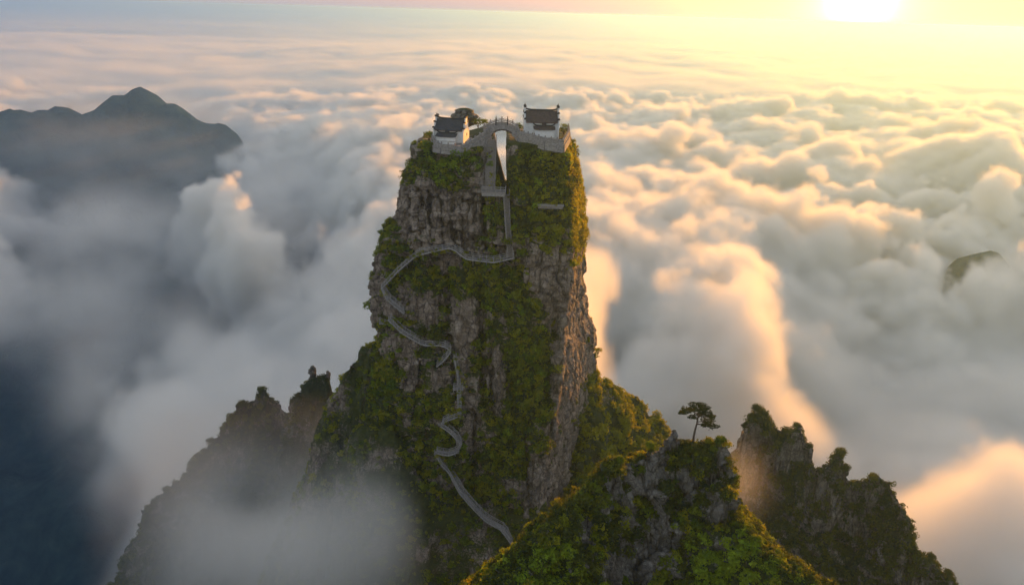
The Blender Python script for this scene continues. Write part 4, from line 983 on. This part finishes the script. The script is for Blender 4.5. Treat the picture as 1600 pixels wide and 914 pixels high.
for px, py, r_, h_, lab in ((489, 590, .9, 4.0, 'tall finger of rock crowning the spiked pinnacle'), (512, 592, .7, 2.4, 'shorter rock spike on the right of the spiked pinnacle')):
    p = Vector(at(px, py, 206)); p.z = drop(p.x, p.y)
    bm = bmesh.new(); bmesh.ops.create_icosphere(bm, subdivisions=4, radius=1); me = bpy.data.meshes.new('rock_finger'); bm.to_mesh(me); bm.free()
    V = vco(me).astype(float); V *= np.array((r_, r_, h_*.62)); V[:, 0] += .10*V[:, 2]; put(me, V); roughen(me, .5, 500+int(px), 1, None, .3); set_attr(me, 'veg', np.clip(.1+.5*vno(me)[:, 2], 0, 1)); me.polygons.foreach_set('use_smooth', np.ones(len(me.polygons), bool))
    tag(link('rock_finger', me, M['dark_rock'], None, p+Vector((0, 0, h_*.36))), lab, 'rock')
print('things', time.time()-T0)

# =====================================================================  CLOUDS: vapour as density grids
def vapour(name, aniso, color):
    m = bpy.data.materials.new(name); m.use_nodes = True; t = m.node_tree; t.nodes.clear()
    o = t.nodes.new('ShaderNodeOutputMaterial'); v = t.nodes.new('ShaderNodeVolumePrincipled')
    v.inputs['Color'].default_value = (*color, 1); v.inputs['Density'].default_value = 1; v.inputs['Anisotropy'].default_value = aniso
    t.links.new(v.outputs[0], o.inputs['Volume']); return m
CLOUD = vapour('cloud_vapour', .3, (1, .985, .955))
def cloud(name, d, lo, hi):
    o = grid_object(name, d, lo, hi, CLOUD); o['kind'] = 'stuff'; return o
def axes(x0, x1, y0, y1, z0, z1, v, vz):
    a = np.arange(x0, x1+.1, v), np.arange(y0, y1+.1, v), np.arange(z0, z1+.1, vz)
    return a, (float(a[0][0]), float(a[1][0]), float(a[2][0])), (float(a[0][-1]), float(a[1][-1]), float(a[2][-1]))
def G(PX, PY, a, b, c, e, rot=0):
    if rot:
        r = R(rot); u = (PX-a)*math.cos(r)+(PY-b)*math.sin(r); v = -(PX-a)*math.sin(r)+(PY-b)*math.cos(r)
        return np.exp(-(u/c)**2-(v/e)**2)
    return np.exp(-((PX-a)/c)**2-((PY-b)/e)**2)
BASE = -238.0
WB = ((520, 760, 60, 60, 22), (230, 560, 90, 90, 26), (110, 300, 60, 45, 24))
BUMPS = ((365, 345, 56, 30, 22), (1060, 540, 150, 70, 52), (1560, 290, 70, 50, 30), (1445, 445, 70, 40, 20), (1510, 800, 230, 80, 46), (1190, 610, 130, 60, 44),
         (540, 500, 120, 110, 14), (1080, 470, 130, 60, -18), (1400, 600, 220, 90, -22), (980, 280, 80, 90, 12), (1420, 260, 60, 40, 16))
# ---- the sea of cloud round the tower: two grids that meet, finer near the camera
HOLES = ((10, 640, 165, 300, 0, 1.6), (200, 345, 260, 135, 0, 1.6), (420, 310, 130, 75, 0, 1.3), (110, 215, 150, 66, 0, 1.1), (240, 215, 140, 60, 0, 1.1), (430, 450, 45, 22, 0, .7), (470, 400, 60, 40, 0, .5), (0, 880, 140, 130, 0, 1.5),
         (1545, 445, 95, 40, 0, 1.3), (1385, 425, 45, 22, 0, .9), (1372, 712, 26, 20, 0, 1.0))
def billow(ax, s, seed, n, gain=.55):
    r = 0; a = 1.0
    for o in range(n): r = r+a*(np.abs(vnoise(ax, s/(2.1**o), seed+o))*1.9-.55); a *= gain
    return r
def near_sea(name, ax, lo, hi, octv):
    X, Y = np.meshgrid(ax[0], ax[1], indexing='ij'); a2 = ax[:2]; flat = np.stack([X.ravel(), Y.ravel(), np.full(X.size, BASE)], 1)
    def seen(z): flat[:, 2] = z; a, b = px_of(flat); return a.reshape(X.shape), b.reshape(X.shape)
    PX, PY = seen(BASE)
    q1 = fbm(a2, 160, 51, 6, .6); q2 = fbm(a2, 160, 57, 6, .6)
    q3 = fbm(a2, 55, 61, 4, .62); q4 = fbm(a2, 55, 67, 4, .62)
    PXw = PX+(q1*52+q3*26)*sm(PY, 100, 480)+q2*8; PYw = PY+(q2*44+q4*22)*sm(PY, 100, 480)
    hole = np.zeros_like(PX)
    for a, b, c, e, r, k in HOLES: hole = np.maximum(hole, k*G(PXw, PYw, a, b, c, e, r))
    cov = np.maximum(1-sm(hole, .22, .95), np.clip(1.1*G(PXw, PYw, 372, 358, 52, 34), 0, 1))
    k = puffs(X+q1*60, Y+q2*60, 210, 1)*24+puffs(X+q1*42, Y+q2*42, 84, 2)*13
    puffy = .12+.88*np.clip(sm(PY, 500, 260)+G(PX, PY, 1440, 420, 180, 120)+G(PX, PY, 1080, 560, 130, 100)+.5*G(PX, PY, 365, 350, 80, 60)+.5*G(PX, PY, 1500, 780, 200, 90), 0, 1)*(1-.8*G(PX, PY, 220, 120, 420, 130))
    Yw = Y+q2*60; Xw = X+q1*50
    Xw = Xw+q2*45; pl = sm(Yw, 450, 700)*(1-sm(Yw, 900, 1150))*(1-sm(Xw-90-.30*Yw, -60, 45))*sm(X, -100, 20)
    puffy = np.maximum(puffy, np.maximum(.8*pl, .75*np.exp(-((X-5)/70)**2-((Y-320)/70)**2)))
    puffy = np.maximum(puffy, .7*np.maximum(G(PX, PY, 1500, 880, 220, 130), G(PX, PY, 1120, 640, 150, 90)))
    H = BASE-14+fbm(a2, 600, 1, 3)*12+k*(.3+.7*puffy)+44*pl
    for a, b, c, e, h in BUMPS:
        u1, u2 = seen(BASE+.7*h); H = H+h*G(u1+q1*26, u2+q2*18, a, b, c, e)
    for a, b, c, e, h in WB: H = H+h*(1+.35*q2)*np.exp(-((X+q1*44-a)/c)**2-((Y+q2*44-b)/e)**2)
    shade_bank = np.exp(-((X+q3*5+7)/36)**4)*np.exp(-((Y+q4*10-318)/46)**2); H = H+shade_bank*(125+45*puffs(X+q1*30, Y+q2*30, 95, 5)*(.55+.45*puffs(X+q3*16, Y+q4*16, 40, 6))); puffy = np.maximum(puffy, shade_bank)  # added bank behind the tower, out of view, to shade the left ridge
    H = H-(1-cov)*120
    fuzzy = 1-puffy; soft = 8+34*fuzzy
    # the surface is folded sideways in depth too, so that its flanks bulge and overhang
    v = ax[0][1]-ax[0][0]; nx, ny = X.shape
    w1 = fbm(ax, (85, 85, 60), 111, 3, .6); w2 = fbm(ax, (85, 85, 60), 117, 3, .6)
    I = np.clip(np.arange(nx)[:, None, None]+np.rint(w1*34/v).astype(np.int32), 0, nx-1); J = np.clip(np.arange(ny)[None, :, None]+np.rint(w2*34/v).astype(np.int32), 0, ny-1)
    lin = I*ny+J; del I, J, w1, w2
    def fold(a): return a.astype(np.float32).ravel()[lin]
    n3 = billow(ax, 90, 71, octv, .66); n4 = fbm(ax, (70, 70, 46), 91, octv, .62)
    Z = ax[2][None, None, :]
    pf = fold(puffy)
    d = np.clip((fold(H)+n3*(8+22*pf+16*fold(shade_bank))+n4*(19-6*pf)-Z)/(42-34*pf), 0, 1)
    d *= sm(Z, lo[2], lo[2]+50)*(.05+.09*pf)*fold(cov)*(1-.68*fold(shade_bank))
    # thin mist trailing over the blue valley
    thin = .9*G(PXw, PYw, 80, 380, 190, 85)+.8*G(PXw, PYw, 160, 590, 60, 80, -20)+.5*G(PXw, PYw, 300, 470, 60, 80, 25)+.45*G(PXw, PYw, 150, 730, 50, 70, -25)+.5*G(PXw, PYw, 480, 300, 70, 60)+.4*G(PXw, PYw, 260, 190, 60, 50)
    th = np.clip(thin*(1+.9*q1), 0, 2)
    d += (th[:, :, None]*.028)*np.exp(-((Z+270+n4*14)/28)**2)*np.clip(.6+n4*.9, 0, 2)
    veil = G(PXw, PYw, 150, 225, 230, 60)*sm(Y, 1000, 1300)
    d += veil[:, :, None]*.0015*np.clip(.7+n4*.8, 0, 2)*(1-sm(Z, -225, -160))
    d[d < 3e-4] = 0
    cloud(name, d, lo, hi); print(name, d.shape, time.time()-T0)
near_sea('cloud_sea', *axes(-700, 1000, 150, 1102, -334, -90, 4, 4), 5)
near_sea('cloud_sea', *axes(-1500, 1900, 1102, 2389, -340, -130, 9, 9), 4)
# ---- farther out
def sea(name, x0, x1, y0, y1, v, vz, rho, seed, sf, small):
    ax, lo, hi = axes(x0, x1, y0, y1, -350, -110, v, vz); a2 = ax[:2]
    X, Y = np.meshgrid(*a2, indexing='ij')
    wx = fbm(a2, 260, seed, 4)*80; wy = fbm(a2, 260, seed+3, 4)*80
    left = sm(X/Y, -.42, .02)
    kk = puffs(X+wx, Y+wy, 330, 1)*36+puffs(X+wx*.8, Y+wy*.8, 130, 2)*24
    if small: kk = kk+puffs(X+wx*.5, Y+wy*.5, 62, 3)*14
    H = BASE-20+fbm(a2, 1400, 7, 3)*16+kk*(.25+.75*left)
    n3 = fbm(ax, (v*4, v*4, vz*4), seed+40, 2)
    Z = ax[2][None, None, :]
    dd = np.clip((H[:, :, None]+n3*12-Z)/(sf*(1.8-.8*left))[:, :, None], 0, 1)*sm(Z, lo[2], lo[2]+40)*rho
    dd[dd < 2e-4] = 0
    cloud(name, dd, lo, hi); print(name, dd.shape)
sea('cloud_sea', -3600, 4600, 2389, 6309, 20, 15, .05, 12, 40, True)
sea('cloud_sea', -14000, 19000, 6309, 30000, 75, 24, .025, 13, 60, False)
# ---- grey mist hanging before the left ridge and round the foot of the tower
ax, lo, hi = axes(-140, 80, 88, 232, -215, -84, 3.2, 3.2)
X, Y, Z = np.meshgrid(*ax, indexing='ij')
PX, PY = px_of(np.stack([X.ravel(), Y.ravel(), Z.ravel()], 1)); PX = PX.reshape(X.shape); PY = PY.reshape(X.shape)
n3 = fbm(ax, (30, 30, 26), 81, 4, .55); n4 = fbm(ax, (30, 30, 26), 87, 4, .55)
PXw = PX+n3*34; PYw = PY+n4*34
m_ = 1.0*G(PXw, PYw, 420, 760, 120, 95, -35)+.9*G(PXw, PYw, 540, 860, 170, 90)+.8*G(PXw, PYw, 320, 860, 90, 110)+.5*G(PXw, PYw, 440, 650, 70, 45, -40)+.45*G(PXw, PYw, 560, 740, 70, 90)+.35*G(PXw, PYw, 690, 890, 110, 60)
m_ -= .7*G(PXw, PYw, 385, 780, 45, 35)
m_ *= 1-.9*G(PX, PY, 430, 670, 120, 110)
m3 = 1.1*G(PXw, PYw, 525, 865, 125, 85)-.8*G(PX, PY, 700, 800, 75, 110)+.7*G(PXw, PYw, 610, 790, 65, 75)+.9*G(PXw, PYw, 440, 870, 120, 90)+.35*G(PXw, PYw, 560, 760, 60, 60)-.5*G(PXw, PYw, 390, 780, 45, 35)
m3 = np.clip(m3*(1+.55*n4), 0, 2)*sm(Y, 118, 134)*(1-sm(Y, 158, 172))*.026
m_ = np.clip(m_*(1+.5*n3), 0, 2)*sm(Y, 168, 186)*(1-sm(Y, 206, 226))*sm(PY, 600, 700)*.048
m2 = np.clip(G(PXw, PYw, 1168, 765, 44, 34, 65)*(1+.9*n3), 0, 2)*np.exp(-((Y-150)/16)**2)*.009
d = m_+m2+m3; d[d < 3e-4] = 0
cloud('mist', d, lo, hi)
print('mist', d.shape, time.time()-T0)
# ---- the air itself
hb = MB().box((1500, 10500, (5+GROUND_LOW-1)/2), (64000, 43000, 5-GROUND_LOW+1)).build('haze', None)
hb['kind'] = 'stuff'
HZ = vapour('air', .6, (.29, .54, 1)); HZ.node_tree.nodes['Principled Volume'].inputs['Density'].default_value = 1.75e-4
hb.data.materials.append(HZ)

print('built', time.time()-T0)
